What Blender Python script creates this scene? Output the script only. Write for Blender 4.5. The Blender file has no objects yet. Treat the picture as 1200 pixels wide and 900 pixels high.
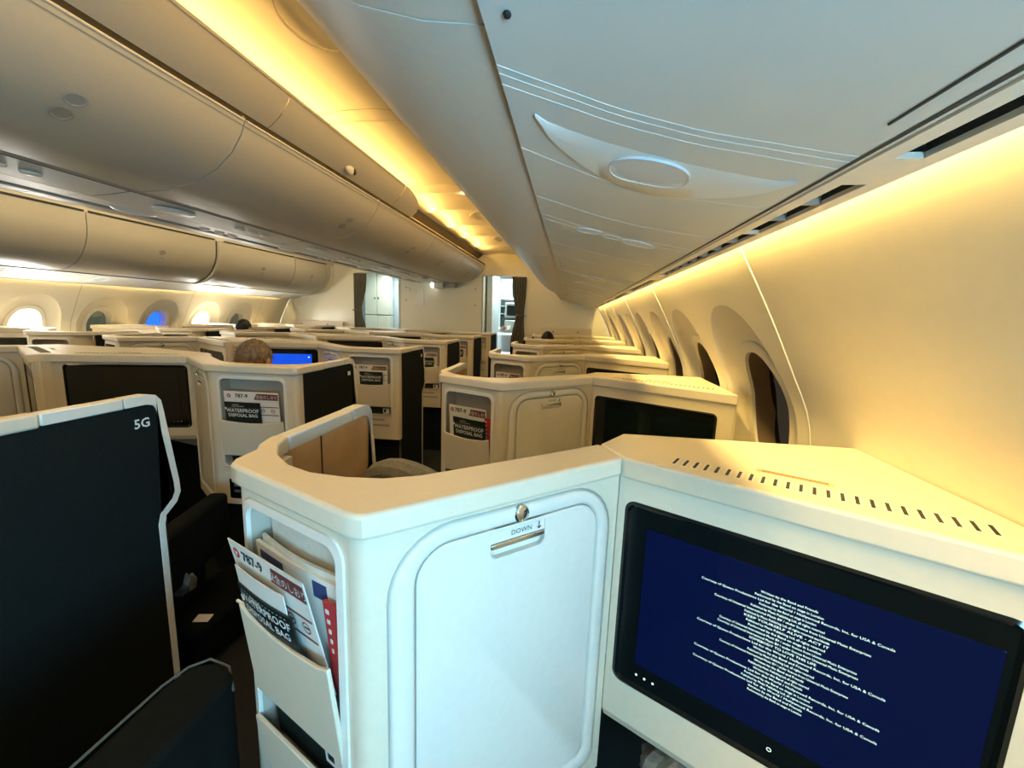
import bpy, bmesh, math, random
from mathutils import Vector, Matrix
random.seed(7)
C = bpy.context.scene.collection
PI = math.pi
# ------------------------------------------------------------ camera
cd = bpy.data.cameras.new('camera'); cam = bpy.data.objects.new('camera', cd); C.objects.link(cam)
R0 = (0.98954490, 0.13987731, 0.03514577); R1 = (0.05648149, -0.15162066, -0.98682370); R2 = (-0.13270542, 0.97849145, -0.15793593)
cam.matrix_world = Matrix(((R0[0], -R1[0], -R2[0], 0), (R0[1], -R1[1], -R2[1], 0), (R0[2], -R1[2], -R2[2], 1.48), (0, 0, 0, 1)))
cd.sensor_width = 36; cd.lens = 14.823; cd.clip_start = .02; cd.clip_end = 200
bpy.context.scene.camera = cam
# ------------------------------------------------------------ world, lights, exposure
w = bpy.data.worlds.new('sky'); bpy.context.scene.world = w; w.use_nodes = True
w.node_tree.nodes['Background'].inputs[0].default_value = (.80, .90, 1.0, 1)
w.node_tree.nodes['Background'].inputs[1].default_value = 5.0
vs = bpy.context.scene.view_settings
vs.view_transform = 'Standard'; vs.look = 'None'; vs.gamma = 1; vs.exposure = 0.75; vs.use_curve_mapping = False
def area(name, loc, direction, sx, sy, power, col, xdir=(0, 1, 0), spread=180):
    d = bpy.data.lights.new(name, 'AREA'); d.shape = 'RECTANGLE'; d.size = sx; d.size_y = sy
    d.energy = power; d.color = col; d.spread = math.radians(spread)
    o = bpy.data.objects.new(name, d); C.objects.link(o)
    z = -Vector(direction).normalized(); x = Vector(xdir); x = (x - z * x.dot(z)).normalized(); y = z.cross(x)
    o.matrix_world = Matrix(((x.x, y.x, z.x, loc[0]), (x.y, y.y, z.y, loc[1]), (x.z, y.z, z.z, loc[2]), (0, 0, 0, 1)))
    return o
WARM = (1, .57, .14); YEL = (1, .72, .24)
area('cove_light_aisle', (-1.56, 2.6, 2.515), (.75, 0, 1), 9.6, .03, 28, WARM)
area('cove_light_window_side', (-.60, 1.5, 2.40), (-.6, 0, 1), 7.6, .03, 9, WARM)
area('cove_light_far_aisle', (-3.48, 2.6, 2.515), (-.45, 0, 1), 9.6, .03, 26, (1, .70, .35))
area('wall_wash_right', (.4145, 2.6, 1.722), (.10, 0, -1), 9.6, .018, 85, YEL)
area('wall_wash_left', (-5.4545, 2.6, 1.722), (-.10, 0, -1), 9.6, .018, 40, (1, .80, .42))
for k, (yy, pw) in enumerate(((-.37, 8.5), (-1.02, 11), (-1.68, 11))):      # daylight through the cabin windows behind the camera
    area('window_daylight', (.60, yy, 1.22), (-1, .55, -.05), .34, .5, pw, (.26, .66, 1), spread=150)
for k in range(4):                                                       # daylight through the four windows of the far side
    area('window_daylight_far', (-5.56, (3.76, 5.92, 2.32, 6.6)[k], 1.2), (1, -.05, -.22), .34, .42, (11, 11, 9, 6)[k], (1, .97, .88))
area('aisle_fill', (-1.0, 2.6, 2.60), (0, 0, -1), 9.0, .12, 26, (1, .76, .40))  # soft fill added for warm ambient light, no fixture modelled
area('far_aisle_fill', (-4.04, 2.6, 2.60), (0, 0, -1), 9.0, .12, 34, (1, .80, .46))  # added ambient fill over the far aisle, not a ceiling fixture
area('galley_light', (-1.2, 8.3, 2.28), (0, 0, -1), .8, .5, 16, (.85, 1, 1))
area('entry_light', (-3.7, 8.4, 2.28), (0, 0, -1), .8, .5, 14, (.8, .95, 1))
# ------------------------------------------------------------ materials
def mat(name, col, rough=.5, metal=0, noise=0, nscale=20, bump=0, emit=None, estr=1, spec=.5, coat=0, alpha=None):
    m = bpy.data.materials.new(name); m.use_nodes = True; nt = m.node_tree; b = nt.nodes['Principled BSDF']
    b.inputs['Base Color'].default_value = (*col, 1); b.inputs['Roughness'].default_value = rough
    b.inputs['Metallic'].default_value = metal; b.inputs['Specular IOR Level'].default_value = spec
    b.inputs['Coat Weight'].default_value = coat
    if noise or bump:
        tc = nt.nodes.new('ShaderNodeTexCoord'); n = nt.nodes.new('ShaderNodeTexNoise'); n.inputs['Scale'].default_value = nscale
        n.inputs['Detail'].default_value = 4; nt.links.new(tc.outputs['Object'], n.inputs['Vector'])
        if noise:
            r = nt.nodes.new('ShaderNodeValToRGB')
            r.color_ramp.elements[0].color = (*[max(0, c * (1 - noise)) for c in col], 1); r.color_ramp.elements[0].position = .3
            r.color_ramp.elements[1].color = (*[min(1, c * (1 + noise)) for c in col], 1); r.color_ramp.elements[1].position = .7
            nt.links.new(n.outputs['Fac'], r.inputs['Fac']); nt.links.new(r.outputs['Color'], b.inputs['Base Color'])
        if bump:
            bp = nt.nodes.new('ShaderNodeBump'); bp.inputs['Strength'].default_value = bump; bp.inputs['Distance'].default_value = .002
            nt.links.new(n.outputs['Fac'], bp.inputs['Height']); nt.links.new(bp.outputs['Normal'], b.inputs['Normal'])
    if emit:
        b.inputs['Emission Color'].default_value = (*emit, 1); b.inputs['Emission Strength'].default_value = estr
    return m
def glass(name, tint, gloss=.08):
    m = bpy.data.materials.new(name); m.use_nodes = True; nt = m.node_tree; nt.nodes.clear()
    o = nt.nodes.new('ShaderNodeOutputMaterial'); t = nt.nodes.new('ShaderNodeBsdfTransparent'); g = nt.nodes.new('ShaderNodeBsdfGlossy')
    t.inputs[0].default_value = (*tint, 1); g.inputs['Roughness'].default_value = .05
    mx = nt.nodes.new('ShaderNodeMixShader'); mx.inputs[0].default_value = gloss
    nt.links.new(t.outputs[0], mx.inputs[1]); nt.links.new(g.outputs[0], mx.inputs[2]); nt.links.new(mx.outputs[0], o.inputs[0])
    return m
M = dict(
    cream=mat('cream_moulding', (.70, .615, .465), .42, noise=.02, nscale=60, bump=.05),
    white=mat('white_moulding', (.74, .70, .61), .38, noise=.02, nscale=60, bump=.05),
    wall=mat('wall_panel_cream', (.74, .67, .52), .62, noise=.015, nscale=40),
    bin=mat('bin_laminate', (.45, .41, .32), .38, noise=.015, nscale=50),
    psu=mat('service_panel', (.68, .70, .66), .45),
    lamp0=mat('unlit_lamp_lens', (.70, .74, .76), .25),
    lens=mat('service_panel_lens', (.78, .82, .80), .35),
    ceil=mat('ceiling_laminate', (.74, .68, .56), .6),
    dark=mat('dark_fabric', (.0055, .0085, .0075), .85, noise=.35, nscale=400, bump=.3, spec=.2),
    seam=mat('black_seam', (.01, .012, .01), .7),
    gap=mat('shadow_gap_rubber', (.07, .065, .05), .8),
    grey=mat('grey_groove', (.36, .34, .29), .6),
    tan=mat('tan_padded_leather', (.58, .36, .18), .6, noise=.12, nscale=9, bump=.3),
    leather=mat('charcoal_leather', (.003, .004, .0035), .85, noise=.3, nscale=30, bump=.4, spec=.12),
    cushion=mat('grey_green_fabric', (.16, .15, .11), .8, noise=.2, nscale=120, bump=.4),
    brown=mat('brown_knit', (.10, .05, .03), .9, noise=.4, nscale=200, bump=.6),
    bezel=mat('gloss_black_bezel', (.004, .006, .006), .12, spec=.5),
    off=mat('dark_screen', (.004, .008, .008), .06, spec=.5),
    lit=mat('lit_navy_screen', (.002, .004, .015), .06, emit=(.0006, .0015, .016), estr=1),
    blue=mat('bright_blue_screen', (.01, .05, .5), .1, emit=(.0, .045, .45), estr=1),
    glow=mat('screen_lettering', (.6, .7, .6), .5, emit=(.5, .7, .6), estr=.75),
    chrome=mat('chrome', (.75, .78, .78), .15, metal=1),
    metal=mat('brushed_metal', (.48, .52, .52), .3, metal=.8),
    steel=mat('galley_steel', (.45, .52, .52), .28, metal=.7),
    paper=mat('white_paper', (.72, .68, .60), .6),
    news=mat('newsprint', (.62, .57, .47), .8, noise=.08, nscale=60),
    red=mat('red_print', (.45, .03, .03), .5),
    maroon=mat('maroon_print', (.16, .035, .03), .5),
    ink=mat('black_ink', (.02, .02, .02), .5),
    bag=mat('black_bag', (.006, .012, .010), .45),
    print=mat('white_print', (.75, .74, .68), .5),
    navy=mat('navy_print', (.03, .05, .14), .5),
    carpet=mat('dark_carpet', (.004, .005, .004), .95, noise=.4, nscale=300),
    curtain=mat('grey_curtain', (.13, .12, .09), .9, noise=.2, nscale=90),
    blonde=mat('short_fair_hair', (.19, .125, .065), .7, noise=.45, nscale=60, bump=1),
    black=mat('black_hair', (.008, .007, .006), .6, noise=.3, nscale=60, bump=1),
    skin=mat('skin', (.50, .28, .19), .5), shirt=mat('dark_shirt', (.03, .035, .05), .8),
    bulk=mat('bulkhead_laminate', (.74, .71, .56), .25),
    pale=mat('pale_blue_laminate', (.55, .63, .64), .4),
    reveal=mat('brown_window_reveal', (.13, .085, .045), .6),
    recess=mat('pocket_shade', (.46, .39, .30), .6),  # shade of the pocket recess put into a darker cream
    dimple=mat('latch_dimple', (.30, .27, .21), .4),
    clear=glass('clear_pane', (.9, .95, 1)), smoke=glass('dimmed_pane', (.012, .012, .007)),
    cobalt=glass('blue_tinted_pane', (.006, .035, .32), .03), brownp=glass('brown_dimmed_pane', (.005, .0035, .002), .04),
    lamp=mat('lit_lamp_lens', (.9, .9, .9), .4, emit=(1, 1, .9), estr=3),
    ledw=mat('white_led', (.9, .9, .9), .4, emit=(1, 1, 1), estr=1.5),
    plastic=mat('clear_wrap', (.10, .10, .09), .3, noise=.5, nscale=40, bump=1),
    food=mat('mixed_packets', (.3, .12, .06), .5, noise=.8, nscale=30),
)
# ------------------------------------------------------------ helpers
def link(name, bm, m, parent=None, bev=0, smooth=True, ang=35, kind=None, seg=2):
    me = bpy.data.meshes.new(name)
    if bm is not None:
        bmesh.ops.recalc_face_normals(bm, faces=bm.faces[:]) if bm.faces else None
        bm.to_mesh(me); bm.free()
    me.materials.append(m)
    if smooth:
        for p in me.polygons: p.use_smooth = True
        me.set_sharp_from_angle(angle=math.radians(ang))
    o = bpy.data.objects.new(name, me); C.objects.link(o)
    if parent: o.parent = parent
    if bev:
        b = o.modifiers.new('bevel', 'BEVEL'); b.width = bev; b.segments = seg; b.limit_method = 'ANGLE'; b.angle_limit = math.radians(40)
        b.harden_normals = False
    if kind: o['kind'] = kind
    return o
def tag(o, label, cat, group=None):
    o['label'] = label; o['category'] = cat
    if group: o['group'] = group
    return o
def empty(name, loc=(0, 0, 0), rz=0):
    o = bpy.data.objects.new(name, None); C.objects.link(o); o.location = loc; o.rotation_euler = (0, 0, rz); o.empty_display_size = .1
    return o
def struct(o): o['kind'] = 'structure'; return o
def copy_tree(o, parent=None):
    c = o.copy(); C.objects.link(c); c.parent = parent
    for ch in list(o.children): copy_tree(ch, c)
    return c
BM = bmesh.new
def box(bm, x0, x1, y0, y1, z0, z1, F=None):
    P = [(x0, y0, z0), (x1, y0, z0), (x1, y1, z0), (x0, y1, z0), (x0, y0, z1), (x1, y0, z1), (x1, y1, z1), (x0, y1, z1)]
    v = [bm.verts.new(F(*p) if F else p) for p in P]
    for f in ((0, 1, 2, 3), (4, 5, 6, 7), (0, 1, 5, 4), (1, 2, 6, 5), (2, 3, 7, 6), (3, 0, 4, 7)): bm.faces.new([v[i] for i in f])
    return bm
def prism(bm, pa, pb):
    a = [bm.verts.new(p) for p in pa]; b = [bm.verts.new(p) for p in pb]; n = len(a)
    bm.faces.new(a); bm.faces.new(b)
    for i in range(n): bm.faces.new((a[i], a[(i + 1) % n], b[(i + 1) % n], b[i]))
    return bm
def loft(bm, loops, closed=True, cap0=False, cap1=False):
    V = [[bm.verts.new(p) for p in l] for l in loops]; n = len(V[0])
    for a, b in zip(V, V[1:]):
        for i in range(n if closed else n - 1):
            j = (i + 1) % n; bm.faces.new((a[i], a[j], b[j], b[i]))
    if cap0: bm.faces.new(V[0])
    if cap1: bm.faces.new(V[-1])
    return bm
def rrect(u0, u1, z0, z1, r, n=5, rb=None):
    rb = r if rb is None else rb
    P = []
    for cx, cz, a, q in ((u1 - r, z1 - r, 0, r), (u0 + r, z1 - r, 90, r), (u0 + rb, z0 + rb, 180, rb), (u1 - rb, z0 + rb, 270, rb)):
        for i in range(n + 1):
            t = math.radians(a + 90 * i / n); P.append((cx + q * math.cos(t), cz + q * math.sin(t)))
    return P
def frame(o, e, up=None):
    """panel frame: origin o(x,y), unit u to the viewer's right, n towards the viewer (-y side)"""
    e = Vector((e[0], e[1])).normalized(); n = Vector((e.y, -e.x))
    return lambda u, z, d=0: (o[0] + e.x * u + n.x * d, o[1] + e.y * u + n.y * d, z)
def plate(bm, F, loop, d0, d1):
    return prism(bm, [F(u, z, d0) for u, z in loop], [F(u, z, d1) for u, z in loop])
def ring(bm, F, lo, li, d0, d1):
    return loft(bm, [[F(u, z, d0) for u, z in lo], [F(u, z, d1) for u, z in lo], [F(u, z, d1) for u, z in li], [F(u, z, d0) for u, z in li], [F(u, z, d0) for u, z in lo]])
def outerloop(u0, u1, z0, z1, n=5):
    """square-cornered loop with the same vertex count as rrect(..., n)"""
    P = []
    for k, (cx, cz) in enumerate(((u1, z1), (u0, z1), (u0, z0), (u1, z0))):
        for i in range(n + 1):
            t = i / n - .5; g = 1e-3
            off = {0: ((0, t * g) if t < 0 else (-t * g, 0)), 1: ((t * g, 0) if t < 0 else (0, -t * g)), 2: ((0, -t * g) if t < 0 else (t * g, 0)), 3: ((t * g, 0) if t < 0 else (0, t * g))}[k]
            P.append((cx + off[0], cz + off[1]) if k in (1, 3, 0, 2) else (cx, cz))
    return P
def tube(bm, pts, r, n=8, closed=False):
    L = []
    P = [Vector(p) for p in pts]
    for i, p in enumerate(P):
        if closed: t = P[(i + 1) % len(P)] - P[i - 1]
        else: t = P[min(i + 1, len(P) - 1)] - P[max(i - 1, 0)]
        t.normalize(); a = t.cross(Vector((0, 0, 1)))
        if a.length < 1e-3: a = t.cross(Vector((1, 0, 0)))
        a.normalize(); b = t.cross(a)
        rr = r[i] if isinstance(r, (list, tuple)) else r
        L.append([p + a * rr * math.cos(2 * PI * k / n) + b * rr * math.sin(2 * PI * k / n) for k in range(n)])
    if closed: L.append(L[0]); return loft(bm, L)
    return loft(bm, L, cap0=True, cap1=True)
def ball(bm, c, rx, ry, rz, nu=12, nv=8, top=1.0):
    L = []
    for j in range(nv + 1):
        ph = -PI / 2 + PI * j / nv; rr = max(math.cos(ph), 1e-3)
        L.append([(c[0] + rx * rr * math.cos(2 * PI * i / nu), c[1] + ry * rr * math.sin(2 * PI * i / nu), c[2] + rz * math.sin(ph)) for i in range(nu)])
    return loft(bm, L, cap0=True, cap1=True)
_tx = {}
def text(body, size, F, u, z, d, m, parent, name='lettering', align='CENTER', wide=1, shear=0, bold=.0):
    key = (body, align, bold)
    if key not in _tx:
        c = bpy.data.curves.new('t', 'FONT'); c.body = body; c.size = 1; c.align_x = align; c.resolution_u = 2; c.offset = bold
        o = bpy.data.objects.new('t', c); C.objects.link(o); me = bpy.data.meshes.new_from_object(o)
        _tx[key] = ([tuple(v.co) for v in me.vertices], [tuple(p.vertices) for p in me.polygons])
        bpy.data.objects.remove(o); bpy.data.curves.remove(c); bpy.data.meshes.remove(me)
    vs_, fs = _tx[key]; me = bpy.data.meshes.new(name)
    me.from_pydata([F(u + (x * wide + y * shear) * size, z + y * size, d) for x, y, _ in vs_], [], fs); me.materials.append(m)
    o = bpy.data.objects.new(name, me); C.objects.link(o); o.parent = parent
    return o
def sweep(bm, prof, y0, y1, th=0, ny=1):
    """profile of (x,z) swept along y; th>0 gives thickness towards outside by shifting a copy"""
    L = [[(x, y0 + (y1 - y0) * k / ny, z) for x, z in prof] for k in range(ny + 1)]
    return loft(bm, L, closed=False)
def thick(bm, prof, off, y0, y1):
    """closed section between a profile and its offset copy"""
    q = [(x + off[0], z + off[1]) for x, z in prof][::-1]; s = list(prof) + q
    return prism(bm, [(x, y0, z) for x, z in s], [(x, y1, z) for x, z in s])
CX = -2.52                                                   # cabin centre line
mir = lambda p: [(2 * CX - x, z) for x, z in p]
Y0, Y1 = -2.4, 7.7
# ------------------------------------------------------------ side walls and windows
WP = [(.60, 0), (.66, .3), (.70, .8), (.672, 1.2), (.60, 1.37), (.52, 1.53), (.44, 1.675), (.395, 1.76)]
def wx(z):
    # smooth interpolation of the wall profile
    for i in range(len(WP) - 1):
        if WP[i][1] <= z <= WP[i + 1][1]:
            (x0, z0), (x1, z1) = WP[i], WP[i + 1]; t = (z - z0) / (z1 - z0)
            xm = WP[max(i - 1, 0)]; xp = WP[min(i + 2, len(WP) - 1)]
            m0 = (x1 - xm[0]) / (z1 - xm[1] + 1e-9) if i else (x1 - x0) / (z1 - z0)
            m1 = (xp[0] - x0) / (xp[1] - z0) if i < len(WP) - 2 else (x1 - x0) / (z1 - z0)
            h = z1 - z0; t2, t3 = t * t, t * t * t
            return (2 * t3 - 3 * t2 + 1) * x0 + (t3 - 2 * t2 + t) * h * m0 + (3 * t2 - 2 * t3) * x1 + (t3 - t2) * h * m1
    return WP[-1][0]
def arch(cy, hw, zt, zb, n=64, p=2.3):
    cz = (zt + zb) / 2; hz = (zt - zb) / 2; P = []
    for i in range(n):
        t = 2 * PI * i / n; c, s = math.cos(t), math.sin(t)
        P.append((cy + hw * math.copysign(abs(c) ** (2 / p), c), cz + hz * math.copysign(abs(s) ** (2 / p), s)))
    return P
def build_wall(side, centres, pitch, seams, sc, panes):
    S = 1 if side == 'right' else -1
    X = (lambda x: x) if S == 1 else (lambda x: 2 * CX - x)
    root = struct(empty('wall_' + side, (X(.66), 2.6, 0))); root.location = (0, 0, 0)
    edges = [Y0] + [s for s in seams if Y0 < s < Y1] + [Y1]
    hw = pitch / 2
    for a, b in zip(edges, edges[1:]):
        cs = [c for c in centres if a < c < b]; bm = BM(); g = .003
        a2, b2 = a + g, b - g
        cuts = [a2] + [(p + q) / 2 for p, q in zip(cs, cs[1:])] + [b2]
        if not cs: cuts = [a2, b2]
        for k in range(len(cuts) - 1):
            ya, yb = cuts[k], cuts[k + 1]
            zs_lo = [0, .2, .4, .55, .70]; zs_hi = [1.60, 1.64, 1.675, 1.72, 1.76]
            if not cs:
                zz = [0, .2, .4, .6, .8, .9, 1, 1.1, 1.2, 1.25, 1.3, 1.35, 1.4, 1.45, 1.5, 1.55, 1.6, 1.64, 1.675, 1.72, 1.76]
                loft(bm, [[(X(wx(z)), y, z) for z in zz] for y in (ya, yb)], closed=False); continue
            loft(bm, [[(X(wx(z)), y, z) for z in zs_lo] for y in (ya, yb)], closed=False)
            loft(bm, [[(X(wx(z)), y, z) for z in zs_hi] for y in (ya, yb)], closed=False)
            c = cs[k]; ol = arch(c, .285 * sc, 1.545, .80); cz = (1.545 + .80) / 2
            rl = []
            for (y, z) in ol:
                dy, dz = y - c, z - cz
                t = min(((yb - c) / dy if dy > 1e-6 else 9e9), ((ya - c) / dy if dy < -1e-6 else 9e9), ((1.60 - cz) / dz if dz > 1e-6 else 9e9), ((.70 - cz) / dz if dz < -1e-6 else 9e9))
                rl.append((c + dy * t, cz + dz * t))
            for cy_, cz_ in ((ya, .70), (yb, .70), (ya, 1.60), (yb, 1.60)):
                i = min(range(len(rl)), key=lambda i: (rl[i][0] - cy_) ** 2 + (rl[i][1] - cz_) ** 2); rl[i] = (cy_, cz_)
            loops = []
            for f in (0, .2, .4, .6, .8, 1):
                loops.append([(X(wx(z0 * (1 - f) + z1 * f)), y0 * (1 - f) + y1 * f, z0 * (1 - f) + z1 * f) for (y0, z0), (y1, z1) in zip(rl, ol)])
            il = arch(c, .185 * sc, 1.425, .93)                       # scooped surround
            wi = wx(1.17)
            for f, dd in ((0.02, .004), (.3, .028), (.6, .045), (.85, .052), (1, .055)):
                loops.append([(X(wx(z0 * (1 - f) + z1 * f) + dd), y0 * (1 - f) + y1 * f, z0 * (1 - f) + z1 * f) for (y0, z0), (y1, z1) in zip(ol, il)])
            loft(bm, loops)
        bmesh.ops.remove_doubles(bm, verts=bm.verts[:], dist=1e-5)
        link('wall_panel', bm, M['wall'], root, ang=30)
    for s in edges[1:-1]:                                             # joint behind neighbouring panels
        zz = [0, .4, .8, 1, 1.2, 1.3, 1.4, 1.5, 1.6, 1.675, 1.76]
        bm = BM(); loft(bm, [[(X(wx(z) + .004), y, z) for z in zz] for y in (s - .02, s + .02)], closed=False)
        link('panel_joint', bm, M['grey'], root)
        if side == 'right': bm = BM(); tube(bm, [(wx(z), s, z) for z in [.9 + .043 * i for i in range(20)]], .0032, 6); link('joint_strip', bm, M['white'], root)
    for c, pm in zip(centres, panes):
        if not (Y0 < c < Y1): continue
        global WN; WN += 1
        wr = struct(empty('window_%d' % WN, (0, 0, 0)))
        o1 = arch(c, .185 * sc, 1.425, .93); o2 = arch(c, .178 * sc, 1.418, .937); o3 = arch(c, .145 * sc, 1.385, .965); o4 = arch(c, .135 * sc, 1.37, .98)
        bm = BM(); loft(bm, [[(X(wx(z) + d), y, z) for y, z in l] for l, d in ((o1, .058), (o1, .046), (o2, .042), (o3, .044), (o3, .056))])
        link('window_bezel', bm, M['wall'], wr, ang=30)
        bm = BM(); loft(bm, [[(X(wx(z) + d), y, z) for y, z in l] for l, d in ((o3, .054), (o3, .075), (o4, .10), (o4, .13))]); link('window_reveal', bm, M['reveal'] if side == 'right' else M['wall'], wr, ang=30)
        bm = BM(); bm.faces.new([bm.verts.new((X(.70 + .105 - max(0, (z - 1.2)) * .45), y, z)) for y, z in arch(c, .16 * sc, 1.40, .95)])
        link('pane', bm, pm, wr, smooth=False)
    return root
WN = 0
rc = [1.60 + .656 * k for k in range(-6, 9) if k not in (-1, -2)]
build_wall('right', rc, .656, [1.245 + 1.312 * j for j in range(-3, 6)], 1.0, [M['brownp']] * 4 + [M['brownp']] * 20)
lc = [3.76 + .72 * k for k in range(-8, 5)]
lp = {0: M['clear'], 1: M['smoke'], 2: M['cobalt'], 3: M['clear'], 4: M['smoke'], -1: M['smoke'], -2: M['clear']}
build_wall('left', lc, .72, [4.14 + 1.44 * j for j in range(-5, 3)], 1.0, [lp.get(k, M['smoke']) for k in range(-8, 5)])
# unseen sky-blocking slabs stand behind everything (keeps daylight out except through the windows is done by the panels themselves)
bm = BM(); box(bm, -5.9, .9, Y0 - .3, 9.6, -.06, 0); struct(link('floor', bm, M['carpet'], smooth=False))
bm = BM(); box(bm, -6, 1, Y0 - .12, Y0, 0, 2.8); struct(link('wall_back', bm, M['bulk'], smooth=False))
# ------------------------------------------------------------ ceiling
def ceiling():
    A = [(-.50, 2.36), (-.56, 2.44), (-.68, 2.53), (-.84, 2.595), (-1.02, 2.635), (-1.22, 2.655), (-1.42, 2.65), (-1.60, 2.625), (-1.75, 2.58), (-1.80, 2.52)]
    root = struct(empty('ceiling'))
    for prof in (A, mir(A)):
        s = 1 if prof is A else -1
        cuts = [Y0, -.6, 1.15, 2.55, 3.98]
        for a, b in zip(cuts, cuts[1:]):
            bm = BM(); loft(bm, [[(x, y, z) for x, z in prof] for y in (a + .003, b - .003)], closed=False)
            link('ceiling_panel', bm, M['ceil'], root)
        for c in cuts[1:-1]:
            bm = BM(); tube(bm, [(x, c + .16 * math.sin(PI * i / 9) , z - .002) for i, (x, z) in enumerate(prof)], .006, 6); link('ceiling_rib', bm, M['ceil'], root)
            bm = BM(); loft(bm, [[(x, y, z + .01) for x, z in prof] for y in (c - .03, c + .03)], closed=False); link('panel_joint', bm, M['grey'], root)
        # beyond the valance the ceiling steps down in arched bays
        bays = [3.98, 4.6, 5.35, 6.05, 6.8, Y1]
        for k, (a, b) in enumerate(zip(bays, bays[1:])):
            bm = BM(); L = []
            for f in (0, .06, .12, .3, .5, .7, .88, .94, 1):
                dz = -.06 + .06 * math.sin(PI * min(1, max(0, f))) ** .5 if 0 < f < 1 else -.06
                L.append([(x, a + (b - a) * f, z - .012 + dz * (1 if 1 < i < 8 else .3)) for i, (x, z) in enumerate(prof)])
            if k == 0: L.insert(0, [(x, a - .002, z + .01) for x, z in prof])
            loft(bm, L, closed=False); link('ceiling_bay', bm, M['ceil'], root, ang=50)
        for cy in (.45, 1.8, 5.0, 6.4):
            bm = BM(); tube(bm, [(CX + s * (1.42 + .13 * math.cos(t)), cy + .20 * math.sin(t), 2.648 - (.035 if cy > 4 else 0) - .02 * abs(math.cos(t))) for t in [2 * PI * i / 28 for i in range(28)]], .005, 6, closed=True)
            link('speaker_grille_rim', bm, M['ceil'], root)
            bm = BM(); bm.faces.new([bm.verts.new((CX + s * (1.42 + .127 * math.cos(t)), cy + .196 * math.sin(t), 2.644 - (.035 if cy > 4 else 0))) for t in [2 * PI * i / 28 for i in range(28)]])
            link('speaker_grille', bm, M['ceil'], root)
    bm = BM(); box(bm, -5.9, .9, Y0, 9.6, 2.75, 2.80); link('outer_skin', bm, M['grey'], root, smooth=False)  # unseen slab added to keep sky light from leaking in overhead
ceiling()
# ------------------------------------------------------------ centre bins
CB = [(-1.60, 2.365), (-1.625, 2.30), (-1.68, 2.22), (-1.77, 2.145), (-1.89, 2.085), (-2.05, 2.05), (-2.20, 2.04)]
VAL = [(-1.455, 2.545), (-1.475, 2.50), (-1.52, 2.44), (-1.575, 2.395), (-1.592, 2.385)]
def lerp_prof(P, t):
    n = len(P) - 1; i = min(int(t * n), n - 1); f = t * n - i
    return (P[i][0] * (1 - f) + P[i + 1][0] * f, P[i][1] * (1 - f) + P[i + 1][1] * f)
def bin_handle(parent, side, x, y, z, slope):
    """two oval recess dimples with a bridge"""
    e = Vector((slope[0], 0, slope[1])).normalized(); n = Vector((e.z, 0, -e.x))
    if n.z > 0: n = -n
    for k in (0, 1):
        bm = BM(); c = Vector((x, y + (.028 if k else -.028) * 0, z)) + e * (.038 if k else -.038)
        L = []
        for rr, d in ((1, .0015), (.86, .003), (.8, .001), (.5, -.0005 + .001), (.05, .0008)):
            L.append([c + e * (.030 * rr * math.cos(t)) + Vector((0, 1, 0)) * (.036 * rr * math.sin(t)) + n * d for t in [2 * PI * i / 20 for i in range(20)]])
        loft(bm, L, cap1=True); link('latch_recess', bm, M['grey'] if k else M['dimple'], parent)
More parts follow.
